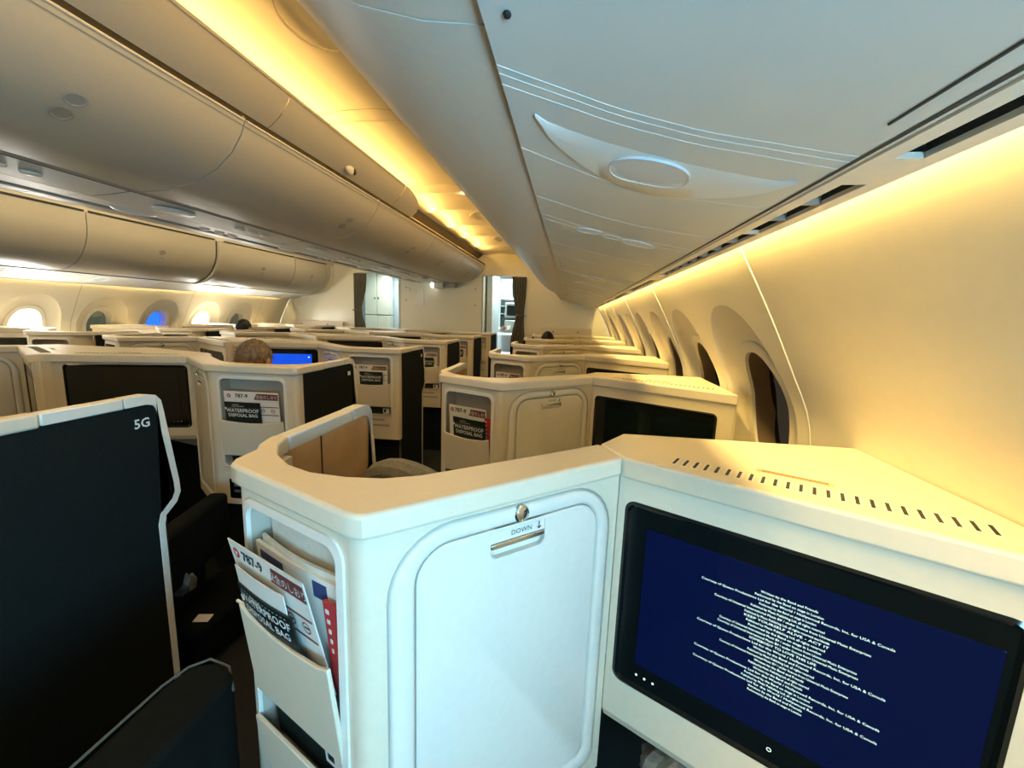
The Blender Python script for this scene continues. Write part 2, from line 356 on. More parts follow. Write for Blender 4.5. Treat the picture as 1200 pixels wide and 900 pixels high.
def centre_bins(side):
    P = CB if side == 1 else mir(CB); V = VAL if side == 1 else mir(VAL); s = side
    cuts = [Y0, -.88, .55, 1.985, 3.42, 4.86, 6.25, Y1]
    names = ['behind the camera', 'behind the camera line', 'with the oval latch at upper left', 'with a latch left of the valance camera', 'under the rounded end of the valance', 'second from the bulkhead', 'touching the bulkhead']
    for k, (a, b) in enumerate(zip(cuts, cuts[1:])):
        r = empty('overhead_bin', (P[3][0], (a + b) / 2, 2.1)); ox, oy, oz = r.location
        T = lambda l: [(x - ox, y - oy, z - oz) for x, y, z in l]
        g = .004
        bm = BM(); L = []
        for y in (a + g, b - g): L.append(T([(x, y, z) for x, z in P]))
        loft(bm, L, closed=False)
        # rolled edges at top, bottom and sides
        top = [(P[0][0], P[0][1]), (P[0][0] - s * .03, P[0][1] + .004)]
        loft(bm, [T([(x, y, z) for x, z in top]) for y in (a + g, b - g)], closed=False)
        for y, dy in ((a + g, 1), (b - g, -1)):
            loft(bm, [T([(x, y, z) for x, z in P]), T([(x - s * .02, y, z + .03) for x, z in P])], closed=False)
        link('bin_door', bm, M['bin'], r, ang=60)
        bm = BM(); tube(bm, T([(P[0][0] + s * .001, y, P[0][1] - .006) for y in (a + .01, b - .01)]), .005, 6); link('door_lip', bm, M['cream'], r)
        bm = BM(); tube(bm, T([(P[0][0] - s * .008, y, P[0][1] - .028) for y in (a + .01, b - .01)]), .0022, 5); link('lip_groove', bm, M['grey'], r)
        bm = BM(); loft(bm, [T([(P[-1][0], y, P[-1][1]), (P[-1][0] - s * .025, y, P[-1][1] - .006), (P[-1][0] - s * .03, y, P[-1][1] + .03)]) for y in (a, b)], closed=False)
        link('lower_rail', bm, M['grey'], r)
        bm = BM(); box(bm, *sorted((P[-1][0] - s * .03 - ox, P[-1][0] - s * .045 - ox)), a - oy, b - oy, 2.035 - oz, 2.06 - oz); link('rail_seam', bm, M['gap'] if s == 1 else M['grey'], r, smooth=False)
        hx, hz = P[3]; yc = (3.19 if k == 3 else 4.5 if k == 4 else 1.36 if k == 2 else (a + b) / 2)
        bin_handle(r, s, hx - ox, yc - oy, hz - oz, (P[2][0] - P[4][0], P[2][1] - P[4][1]))
        where = 'near side' if s == 1 else 'far side'
        tag(r, 'centre overhead bin, %s, %s' % (where, names[k] if s == 1 else 'unit %s' % ['first behind', 'second behind', 'nearest camera', 'second ahead', 'third ahead', 'fourth ahead', 'against bulkhead'][k]), 'overhead bin', 'centre overhead bins')
    # black seam slot above doors
    r = struct(empty('trim_%d' % (1 if s == 1 else 2)))
    bm = BM(); box(bm, *sorted((P[0][0] - s * .035, P[0][0] - s * .012)), Y0, Y1, 2.35, 2.40); link('seam_slot', bm, M['seam'], r, smooth=False)
    bm = BM(); prism(bm, [(P[0][0] - s * .06, Y0, 2.55), (P[-1][0], Y0, 2.1), (P[-1][0], Y0, 2.55)], [(P[0][0] - s * .06, Y1, 2.55), (P[-1][0], Y1, 2.1), (P[-1][0], Y1, 2.55)]); link('bin_core', bm, M['gap'], r, smooth=False)
    # valance
    for a, b in ((Y0, -.7), (-.7, 2.13), (2.13, 3.62)):
        bm = BM(); loft(bm, [[(x, y, z) for x, z in V] for y in (a + .002, b - .002)], closed=False)
        loft(bm, [[(V[0][0], y, V[0][1]), (V[0][0] - s * .012, y, V[0][1] + .006), (V[0][0] - s * .02, y, V[0][1] - .02)] for y in (a + .002, b - .002)], closed=False)
        link('valance_panel', bm, M['bin'], r, ang=50)
        bm = BM(); tube(bm, [(V[0][0] - s * .001, y, V[0][1] - .014) for y in (a + .002, b - .002)], .0025, 5); link('valance_groove', bm, M['grey'], r)
    # rounded end of the valance
    bm = BM(); L = []
    for i in range(9):
        f = i / 8; t0 = 1 - math.sqrt(max(0, 1 - f * f)); y = 3.624 + .50 * f
        L.append([(lambda q: (q[0] - s * .03 * (f > .99), y + .03 * 0, q[1]))(lerp_prof(V, t0 + (1 - t0) * j / 6)) for j in range(7)])
    loft(bm, L, closed=False); link('valance_end', bm, M['bin'], r)
    bm = BM(); loft(bm, [[(P[0][0] - s * .012, y, 2.375), (P[0][0] - s * .07, y, 2.43), (P[0][0] - s * .16, y, 2.50), (P[0][0] - s * .19, y, 2.66)] for y in (3.6, Y1)], closed=False)
    link('coving', bm, M['ceil'], r)
    # little camera in the valance
    bm = BM(); cx, cz = lerp_prof(V, .6); ball(bm, (cx + s * .0, 2.85, cz), .022, .05, .035); link('camera_housing', bm, M['cream'], r)
    bm = BM(); ball(bm, (cx + s * .012, 2.885, cz - .005), .014, .022, .022); link('camera_lens', bm, M['seam'], r)
centre_bins(1); centre_bins(-1)
# underside service panels of the centre bins
def centre_psu():
    r = struct(empty('ceiling_service_panels'))
    for j, (a, b) in enumerate(zip([Y0, -.88, .55, 1.985, 3.42, 4.86, 6.25], [-.88, .55, 1.985, 3.42, 4.86, 6.25, Y1])):
        for s in (1, -1):
            bm = BM(); P = [(CX + s * .262, 2.045), (CX + s * .14, 2.030), (CX + s * .003, 2.022)]
            loft(bm, [[(x, y, z) for x, z in P] for y in (a + .003, b - .003)], closed=False); link('service_panel', bm, M['psu'], r)
            for (y, m, rx, ry) in ((a + .35, 'lens', .07, .13), (a + .85, 'white', .03, .04), (a + .98, 'white', .03, .04), (a + 1.1, 'white', .03, .04)):
                bm = BM(); loft(bm, [[(CX + s * .14 + rx * q * math.cos(t), y + ry * q * math.sin(t), 2.028 - d) for t in [2 * PI * i / 20 for i in range(20)]] for q, d in ((1, 0), (.85, .01), (.5, .014))], cap1=True)
                link('lamp_lens' if m == 'lens' else 'reading_lamp', bm, M[m], r)
        bm = BM(); box(bm, CX - .26, CX + .26, b - .01, b + .01, 2.06, 2.07); link('panel_joint', bm, M['grey'], r, smooth=False)
centre_psu()
# ------------------------------------------------------------ outboard bins
RB = [(-.10, 1.765), (-.165, 1.772), (-.235, 1.79), (-.31, 1.825), (-.38, 1.878), (-.43, 1.94), (-.468, 2.01), (-.495, 2.09), (-.51, 2.18), (-.51, 2.34)]
def out_bins(side):
    P = RB if side == 1 else mir(RB[:7] + [(-.495, 2.085), (-.508, 2.165), (-.51, 2.300)]); s = side
    if s == 1: units = [(Y0, -.99), (-.99, .46), (.46, 2.07), (2.07, 3.68), (3.68, 5.35)]
    else: units = [(Y0, -1.3), (-1.3, .35), (.35, 1.93), (1.93, 3.52), (3.52, 4.98), (5.09, 6.55), (6.55, 7.45)]
    for k, (a, b) in enumerate(units):
        r = empty('overhead_bin', (P[4][0], (a + b) / 2, P[4][1])); ox, oy, oz = r.location
        T = lambda l: [(x - ox, y - oy, z - oz) for x, y, z in l]
        bm = BM(); g = .0015 if s == 1 else .005
        loft(bm, [T([(x, y, z) for x, z in P]) for y in (a + g, b - g)], closed=False)
        loft(bm, [T([(P[0][0], y, P[0][1]), (P[0][0] + s * .012, y, P[0][1] + .012), (P[0][0] + s * .012, y, P[0][1] + .03)]) for y in (a + g, b - g)], closed=False)
        for y in (a + g, b - g): loft(bm, [T([(x, y, z) for x, z in P]), T([(x + s * .02, y, z + .012) for x, z in P])], closed=False)
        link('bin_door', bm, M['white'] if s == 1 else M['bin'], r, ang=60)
        if s == -1:
            e = (P[5][0] - P[7][0], P[5][1] - P[7][1])
            bin_handle(r, s, P[6][0] - ox + .0, .02, P[6][1] - oz, e)
            bm = BM(); box(bm, P[-1][0] - ox - .01, P[-1][0] - ox + .012, a - oy + .02, b - oy - .02, 2.301 - oz, 2.315 - oz); link('top_seam', bm, M['seam'], r, smooth=False)
            bm = BM(); box(bm, P[-1][0] - ox - .005, P[-1][0] - ox + .015, a - oy + .02, b - oy - .05, 2.350 - oz, 2.362 - oz); link('upper_seam', bm, M['seam'], r, smooth=False)
            nm = ['behind the camera', 'second behind the camera', 'left of the frame edge', 'cut by the left frame edge', 'left of the double rib', 'right of the double rib', 'smallest, last before the curtain'][k]
            tag(r, 'beige far wall bin, %s' % nm, 'overhead bin', 'far side overhead bins')
        else:
            if b == 5.35:
                bm = BM(); E = [(x, z) for x, z in P] + [(.0, 2.34), (.0, 1.80)]
                prism(bm, T([(x, b - .03, z) for x, z in E]), T([(x, b + .0, z) for x, z in E])); link('end_cap', bm, M['bin'], r, smooth=False)
            nm = ['far behind the camera', 'at the top edge of the frame', 'longest in view above the window seat', 'middle one in view', 'farthest, with the end cap'][k]
            tag(r, 'pale rounded right wall bin, %s' % nm, 'overhead bin', 'window side overhead bins')
    r = struct(empty('trim_%d' % (3 if s == 1 else 4)))
    q = lambda x: x if s == 1 else 2 * CX - x
    bm = BM(); loft(bm, [[(q(-.51), y, 2.34 if s == 1 else 2.295), (q(-.505), y, 2.40), (q(-.47), y, 2.46)] for y in (Y0, 5.35 if s == 1 else Y1)], closed=False)
    link('upper_valance', bm, M['bin'], r)
    bm = BM(); box(bm, *sorted((q(-.11), q(-.085))), Y0, 5.3 if s == 1 else 7.4, 1.775, 1.80); link('ridge_seam', bm, M['gap'], r, smooth=False)
    if s == 1:
        bm = BM(); L = []
        for y, f in ((5.35, 0), (5.7, .4), (6.3, .8), (Y1, 1)):
            L.append([(x + .10 * f * (i > 2), y, z + (.0 if i > 2 else .02 * f)) for i, (x, z) in enumerate(P)])
        loft(bm, L, closed=False); link('closing_panel', bm, M['cream'], r)
    else:
        for y, wdt in ((5.035, .045), (7.50, .05)):
            bm = BM(); E = list(P); loft(bm, [[(x + .004, y - wdt, z - .004) for x, z in E], [(x + .022, y - wdt * .8, z - .012) for x, z in E], [(x + .022, y + wdt * .8, z - .012) for x, z in E], [(x + .004, y + wdt, z - .004) for x, z in E]], closed=False)
            link('bin_rib', bm, M['bin'], r, ang=60)
        bm = BM(); loft(bm, [[(x, y, z) for x, z in P] for y in (7.45, Y1)], closed=False); link('closing_panel', bm, M['bulk'], r)
    # service panels
    PS = [(-.10, 1.757), (-.02, 1.750), (.10, 1.732), (.22, 1.705), (.318, 1.676)]
    Q = [(q(x), z) for x, z in PS]
    ps = struct(empty('ceiling_reading_panels'))
    def pz(x):
        for (xa, za), (xb, zb) in zip(PS, PS[1:]):
            if xa <= x <= xb + 1e-6: return za + (zb - za) * (x - xa) / (xb - xa)
        return PS[-1][1] if x > 0 else PS[0][1]
    cuts = [Y0, -1.35, -.63, -.2, .512, .529, .552, .744, 1.02, 1.19, 1.24, 1.60, 1.9, 2.25, 2.45, 2.85, 3.05, 3.5, 3.85, 4.4, 4.8, 5.5, 6.2, 6.9, Y1]
    def bow(x, y=1):
        t = max(0, min(1, (x + .10) / .42)); return .06 * t + (.06 if y < .6 else .11) * math.sin(PI * t)
    NX = 14; xs = [-.10 + .418 * i / NX for i in range(NX + 1)]
    for a, b in zip(cuts, cuts[1:]):
        bm = BM(); L = []
        ba = (lambda x: bow(x, a)) if a > Y0 else (lambda x: 0); bb = (lambda x: bow(x, b)) if b < Y1 else (lambda x: 0)
        for t in (0, 1): L.append([(q(x), (a + .001 + ba(x)) * (1 - t) + (b - .001 + bb(x)) * t, pz(x)) for x in xs])
        loft(bm, L, closed=False); link('service_panel', bm, M['psu'], ps)
        if b < Y1 and s == 1:
            bm = BM(); tube(bm, [(q(x), b + bow(x, b), pz(x) + .0004) for x in xs], .0012, 5); link('panel_bead', bm, M['psu'], ps)
        bm = BM(); loft(bm, [[(q(x), y + (bow(x, b) if y < Y1 else 0), pz(x) + .003) for x in xs] for y in (b - .01, b + .01)], closed=False); link('panel_joint', bm, M['grey'], ps)
    # crescent lamp: lens-shaped moulding with oval lamp
    rep = [0.0, 1.86, 3.3, 4.6] if s == 1 else [1.9, 3.3, 4.7, 6.1]
    for dy in rep:
        sc = 1
        top, bot = [], []
        for i in range(25):
            t = i / 24; x = -.066 + .367 * t
            ya = .622 + .053 * t + .058 * max(0, math.sin(PI * t)) ** .6; yb = .622 + .053 * t + .245 * max(0, math.sin(PI * t)) ** .65
            top.append((x, ya)); bot.append((x, yb))
        bm = BM(); L = []
        for f, d in ((0, -.002), (.06, .0005), (.5, .0035), (.94, .0035), (1, -.002)):
            L.append([(q(xa), dy + ya * (1 - f) + yb * f, pz(min(xa, .317)) - d - .0008) for (xa, ya), (_, yb) in zip(top, bot)])
        loft(bm, L, closed=False); link('crescent_moulding', bm, M['lens'], ps)
        def oval(x, y, rx, ry, rot, m, name, d0=.010, rim=True):
            P2 = []
            for rr, d in ((1.03, d0 - .006), (1.02, d0 + .001), (1.0, d0 + .001), (.985, d0 - .0005), (.5, d0 + .0005)):
                lp_ = []
                for i in range(28):
                    t = 2 * PI * i / 28; c, sn = math.cos(t), math.sin(t)
                    u = rx * rr * math.copysign(abs(c) ** .75, c); v = ry * rr * math.copysign(abs(sn) ** .9, sn)
                    X_ = x + u * math.cos(rot) - v * math.sin(rot); Y_ = y + u * math.sin(rot) + v * math.cos(rot)
                    lp_.append((q(X_), Y_, pz(min(.317, max(-.1, X_))) - d))
                P2.append(lp_)
            bm = BM(); loft(bm, P2, cap1=True); link(name, bm, m, ps, ang=25)
        oval(.112, dy + .776, .064, .056, -.06, M['lamp0'], 'lamp_lens', .0045)
        oval(.035, dy + 1.335, .036, .030, .15, M['lens'], 'reading_lamp', .002); oval(.105, dy + 1.37, .030, .022, .1, M['psu'], 'call_button_plate', .001)
        oval(.185, dy + 1.375, .048, .032, -.2, M['lens'], 'reading_lamp', .002)
        if s == 1:
            bm = BM(); ball(bm, (-.075, dy + .43, pz(-.075) - .001), .004, .005, .003); link('latch_hole', bm, M['seam'], ps)
            bm = BM(); tube(bm, [(-.055, dy + .39, pz(-.055)), (-.06, dy + .405, pz(-.06)), (-.075, dy + .40, pz(-.075)), (-.078, dy + .2, pz(-.078))], .002, 5); link('latch_outline', bm, M['grey'], ps)
    bm = BM(); L = []
    loft(bm, [[(q(x), y, z) for x, z in ((.3175, 1.6755), (.3215, 1.674), (.3225, 1.69))] for y in (Y0, Y1)], closed=False); link('edge_seam', bm, M['gap'], ps)
    if s == 1: bm = BM(); tube(bm, [(.2995, y, pz(.2995) - .0003) for y in (-.15, .50)], .0016, 5); link('panel_groove', bm, M['gap'], ps)
    # vent ledge: strip with long slotted openings
    lg = struct(empty('ceiling_vent_ledge'))
    LZ = lambda x: 1.674 - .0 * x
    slots = []
    y = .64
    A_, B_ = .350, .380
    def strip(x0, x1, a, b): 
        bm = BM(); box(bm, *sorted((q(x0), q(x1))), a, b, 1.671, 1.678); link('ledge_strip', bm, M['white'], lg, smooth=False)
    strip(.328, A_, Y0, Y1); strip(B_, .404, Y0, Y1)
    bm = BM(); box(bm, *sorted((q(.399), q(.404))), Y0, Y1, 1.6785, 1.727); link('ledge_lip', bm, M['white'], lg, smooth=False)
    bm = BM(); box(bm, *sorted((q(.322), q(.330))), Y0, Y1, 1.674, 1.684); link('ledge_edge', bm, M['white'], lg, smooth=False)
    bm = BM(); box(bm, *sorted((q(.345), q(.3985))), Y0, Y1, 1.706, 1.712); link('vent_back', bm, M['seam'], lg, smooth=False)
    segs = [(-1.9, -.9), (-.75, .20), (.215, .565), (.66, .99), (1.0, 1.9), (2.1, 2.9), (3.1, 3.9), (4.1, 5.0), (5.2, 6.2), (6.4, 7.4)]
    prev = Y0
    for a, b in segs:
        strip(A_, B_, prev, a); prev = b
        n = max(1, round((b - a) / .11)) if a > .6 else 1
        for k in range(1, n):
            bm = BM(); yy = a + (b - a) * k / n; box(bm, *sorted((q(A_), q(B_))), yy - .004, yy + .004, 1.673, 1.690); link('vent_fin', bm, M['grey'], lg, smooth=False)
        bm = BM(); box(bm, *sorted((q(.3795), q(.384))), a, b, 1.6785, 1.706); link('vent_shadow_face', bm, M['seam'], lg, smooth=False)
        bm = BM(); prism(bm, [(q(.345), a, 1.678), (q(.345), a, 1.706), (q(.37), a, 1.706)], [(q(.345), b, 1.678), (q(.345), b, 1.706), (q(.37), b, 1.706)]); link('vent_slope', bm, M['grey'], lg, smooth=False)
    strip(A_, B_, prev, Y1)
    bm = BM(); box(bm, *sorted((q(.400), q(.47))), Y0, Y1, 1.727, 1.731); link('lamp_channel', bm, M['white'], lg, smooth=False)
    bm = BM(); box(bm, *sorted((q(.32), q(.75))), Y0, Y1, 1.76, 1.77); link('ledge_roof', bm, M['gap'], lg, smooth=False)
out_bins(1); out_bins(-1)
sk = struct(empty('wall_outer_skin'))  # unseen panels added to block sky light outside the walls
for x0, x1, y0, y1, z0, z1 in ((.74, .77, Y0, 9.6, 1.76, 2.8), (-5.81, -5.78, Y0, 9.6, 1.76, 2.8), (.9, .92, Y1, 9.6, 0, 1.8), (-5.92, -5.9, Y1, 9.6, 0, 1.8)):
    bm = BM(); box(bm, x0, x1, y0, y1, z0, z1); link('sky_block_panel', bm, M['grey'], sk, smooth=False)
# ------------------------------------------------------------ bulkhead, galley, entrance
def bulkhead():
    r = struct(empty('wall_front'))
    for x0, x1, z0, z1 in ((.95, -.86, 0, 2.8), (-1.63, -3.25, 0, 2.8), (-4.10, -5.9, 0, 2.8), (-.86, -1.63, 2.19, 2.8), (-3.25, -4.10, 2.19, 2.8)):
        bm = BM(); box(bm, *sorted((x0, x1)), Y1, Y1 + .04, z0, z1); link('bulkhead_panel', bm, M['bulk'], r, smooth=False)
    for x in (-1.645, -3.24):
        bm = BM(); box(bm, x - .012, x + .012, Y1 - .015, Y1, 0, 2.19); link('door_jamb', bm, M['metal'], r, smooth=False)
    for x0, x1 in ((-1.66, -.85), (-4.1, -3.24)):
        bm = BM(); box(bm, x0, x1, Y1 - .012, Y1 + .05, 2.185, 2.20); link('door_header', bm, M['metal'], r, smooth=False)
    for x, z in ((-3.1, 1.72), (-1.78, 1.66), (-1.78, 1.95), (-3.1, 1.95)):
        bm = BM(); ball(bm, (x, Y1 - .004, z), .012, .006, .012, 8, 4); link('screw_head', bm, M['gap'], r)
    # galley room beyond right doorway, entry room beyond left one
    for x0, x1, y0, y1, z0, z1, m in ((-1.69, -1.63, Y1 + .04, 8.6, 0, 2.4, 'bulk'), (.1, .16, Y1 + .04, 9.5, 0, 2.4, 'bulk'), (-1.7, .16, 9.3, 9.36, 0, 2.4, 'pale'), (-4.9, -2.9, 9.1, 9.16, 0, 2.4, 'pale'), (-2.95, -2.9, Y1 + .04, 9.1, 0, 2.4, 'pale'), (-4.95, -4.9, Y1 + .04, 9.1, 0, 2.4, 'pale'), (-4.95, .16, Y1 + .04, 9.4, 2.36, 2.42, 'pale')):
        bm = BM(); box(bm, x0, x1, y0, y1, z0, z1); link('room_panel', bm, M[m], r, smooth=False)
    bm = BM(); box(bm, -1.60, -1.50, 7.9, 8.62, 0, 2.36); link('galley_side_panel', bm, M['pale'], r, smooth=False)
bulkhead()
def galley():
    g = empty('galley_unit', (-1.1, 9.0, 0)); F = lambda x, y, z: (x, y, z)
    def bx(name, x0, x1, y0, y1, z0, z1, m, bev=0, par=g):
        bm = BM(); box(bm, x0, x1, y0, y1, z0, z1); return link(name, bm, M[m], par, bev=bev, smooth=False)
    bx('upper_cabinet', -.46, .5, -.15, .3, 1.86, 2.25, 'steel', .01); bx('lower_cabinet', -.46, .5, -.15, .3, 0, 1.16, 'steel', .01)
    bx('worktop', -.48, .5, -.25, .3, 1.16, 1.20, 'metal', .005); bx('back_panel', -.46, .5, .2, .3, 1.2, 1.86, 'pale')
    bx('light_strip', -.44, .45, -.16, -.10, 1.83, 1.86, 'ledw'); bx('light_strip', -.44, .45, -.17, -.15, 1.10, 1.13, 'ledw'); bx('light_strip', -.44, .45, -.17, -.15, .70, .72, 'ledw')
    bx('side_post', -.46, -.40, -.15, .2, 1.2, 1.86, 'steel'); bx('shelf', -.40, -.30, -.12, .2, 1.52, 1.54, 'steel'); bx('shelf', -.40, -.30, -.12, .2, 1.68, 1.70, 'steel')
    for z in (.95, .5):
        h = bx('drawer', -.42, .45, -.17, -.15, z - .17, z + .12, 'metal', .006); bx('handle', -.1, .1, -.19, -.17, z, z + .02, 'chrome', 0, h)
    for x in (-.43, -.43): pass
    for z in (1.96, 2.04, 2.12): bx('indicator_lamp', -.44, -.41, -.16, -.15, z, z + .025, 'ledw')
    tag(g, 'stainless galley unit seen through the right doorway', 'galley')
    o = empty('microwave_oven', (-1.12, 8.82, 1.47))
    bx('oven_body', -.28, .22, 0, .35, -.02, .29, 'metal', .01, o); d = bx('oven_door', -.24, .12, -.02, 0, .03, .24, 'off', .008, o); bx('handle', -.22, .10, -.04, -.02, .252, .265, 'chrome', 0, d)
    bx('control_panel', .14, .2, -.012, 0, .03, .24, 'seam', 0, o)
    tag(o, 'dark-windowed steel oven in the galley', 'oven')
    o = empty('serving_drawer', (-1.12, 8.84, 1.21)); bx('box', -.28, .22, 0, .3, 0, .19, 'steel', .01, o); bx('handle', .02, .14, -.02, 0, .10, .13, 'chrome', .004, o)
    tag(o, 'grey metal drawer box under the galley oven', 'drawer')
    for k, x in enumerate((-1.50, -1.41, -1.30, -1.18, -1.08, -.98)):
        bm = BM(); box(bm, x - .035, x + .035, 8.72, 8.80, 1.20, 1.20 + .05 + .02 * (k % 3)); o = link('food_packet', bm, M['food'] if k % 2 else M['paper'], bev=.006)
        tag(o, 'small %s packet on the galley worktop, %s from the left' % ('brown' if k % 2 else 'white', ['first', 'second', 'third', 'fourth', 'fifth', 'last'][k]), 'packet', 'packets on the galley worktop')
galley()
def curtain(x0, x1, y, label, xpinch, wp, zt=2.17):
    L = []; N = 44
    for j in range(15):
        z = zt * (1 - j / 14) ; f = j / 14
        sq = math.exp(-((z - 1.5) / .28) ** 2); 
        row = []
        for i in range(N + 1):
            t = i / N; x = x0 + (x1 - x0) * t; xp = xpinch + wp * (t - .5)
            row.append((x * (1 - .8 * sq) + xp * .8 * sq, y + .028 * math.sin(t * PI * 11) , z + .01))
        L.append(row)
    bm = BM(); loft(bm, L, closed=False); r = empty('curtain', (0, 0, 0))
    c = link('curtain_cloth', bm, M['curtain'], r, ang=180); md = c.modifiers.new('s', 'SOLIDIFY'); md.thickness = .004
    bm = BM(); tube(bm, [(xpinch + (wp * .5 + .02) * math.cos(t), y + .045 * math.sin(t), 1.5) for t in [2 * PI * i / 16 for i in range(16)]], .012, 6, closed=True); link('tie_band', bm, M['curtain'], r)
    tag(r, label, 'curtain')
curtain(-1.10, -.84, Y1 - .05, 'grey gathered curtain at the galley doorway', -.93, .12)
curtain(-4.12, -3.86, Y1 - .05, 'grey gathered curtain at the far entry doorway', -4.06, .12)
def entry():
    l = empty('locker', (-4.16, 8.82, 0))
    for k in range(2):
        for z0, z1 in ((.05, 1.40), (1.42, 2.3)):
            bm = BM(); box(bm, -.32 + .28 * k, -.05 + .28 * k, -.03, .19, z0, z1); d = link('locker_door', bm, M['bulk'], l, bev=.005)
            bm = BM(); ball(bm, ((-.09 if k == 0 else -.01), -.035, max(z0, 1.42) + .35 if z0 > 1 else 1.1), .018, .01, .018, 8, 5); link('latch', bm, M['gap'], d)
    tag(l, 'pale two-door locker seen through the far doorway', 'locker')
    a = empty('door_arm', (-3.25, 8.6, 0))
    bm = BM(); tube(bm, [(-.20, 0, 1.2), (-.16, 0, 1.45), (-.05, 0, 1.75), (.12, 0, 2.0)], [.05, .045, .045, .05], 10); link('arm', bm, M['steel'], a)
    bm = BM(); box(bm, -.28, -.14, -.06, .06, 1.0, 1.32); link('arm_bracket', bm, M['pale'], a, bev=.02)
    tag(a, 'grey diagonal exit door arm beyond the far doorway', 'door arm')
    bm = BM(); box(bm, -3.62, -3.36, 8.5, 8.62, 2.06, 2.10); o = link('ceiling_lamp', bm, M['lamp'], bev=.01); tag(o, 'white lit lamp at the top of the far doorway', 'lamp')
entry()
# bassinet boards and small bulkhead fittings
for x0, x1, z, lab in ((-.55, .36, 1.30, 'cream board fixed on the bulkhead at the right, two screws'), (-5.45, -4.33, 1.27, 'cream board fixed on the bulkhead at the far left')):
    o = empty('bulkhead_board', ((x0 + x1) / 2, Y1 - .06, z)); hw = (x1 - x0) / 2
    F = frame((0, 0), (1, 0)); bm = BM(); plate(bm, F, rrect(-hw, hw, -.30, 0, .03), 0, .05); link('board', bm, M['cream'], o, bev=.006)
    for sx in (-.5, .45):
        bm = BM(); ball(bm, (hw * sx, -.052, -.06), .013, .005, .013, 8, 4); link('screw_head', bm, M['gap'], o)
    tag(o, lab, 'board')
o = empty('exit_marker', (-2.42, Y1 - .10, 1.99)); bm = BM(); box(bm, -.09, .09, -.1, .09, -.05, .05); link('housing', bm, M['white'], o, bev=.015)
bm = BM(); ball(bm, (-.11, -.06, 0), .05, .05, .05); link('lamp_dome', bm, M['lamp'], o); bm = BM(); box(bm, .09, .3, -.06, .08, -.03, .05); link('mount', bm, M['grey'], o, bev=.01)
tag(o, 'small white fitting with glowing dome under the centre bins at the bulkhead', 'light fitting')
bm = BM(); F = frame((-2.86, Y1 - .001), (1, 0)); plate(bm, F, [(-.10, 1.66), (.10, 1.63), (.11, 1.80), (.09, 1.93), (.03, 1.92), (-.05, 1.80)], 0, .008)
o = link('white_decal', bm, M['print']); tag(o, 'white sail-shaped decal on the cream front bulkhead', 'decal')
bm = BM(); tube(bm, [(-3.04 + .03 * math.cos(t), Y1 - .02, 1.9 + .045 * math.sin(t)) for t in [PI * .8 - i * .35 for i in range(9)]], .007, 6)
o = link('coat_hook', bm, M['metal']); tag(o, 'small metal coat hook near the left edge of the front bulkhead', 'hook')

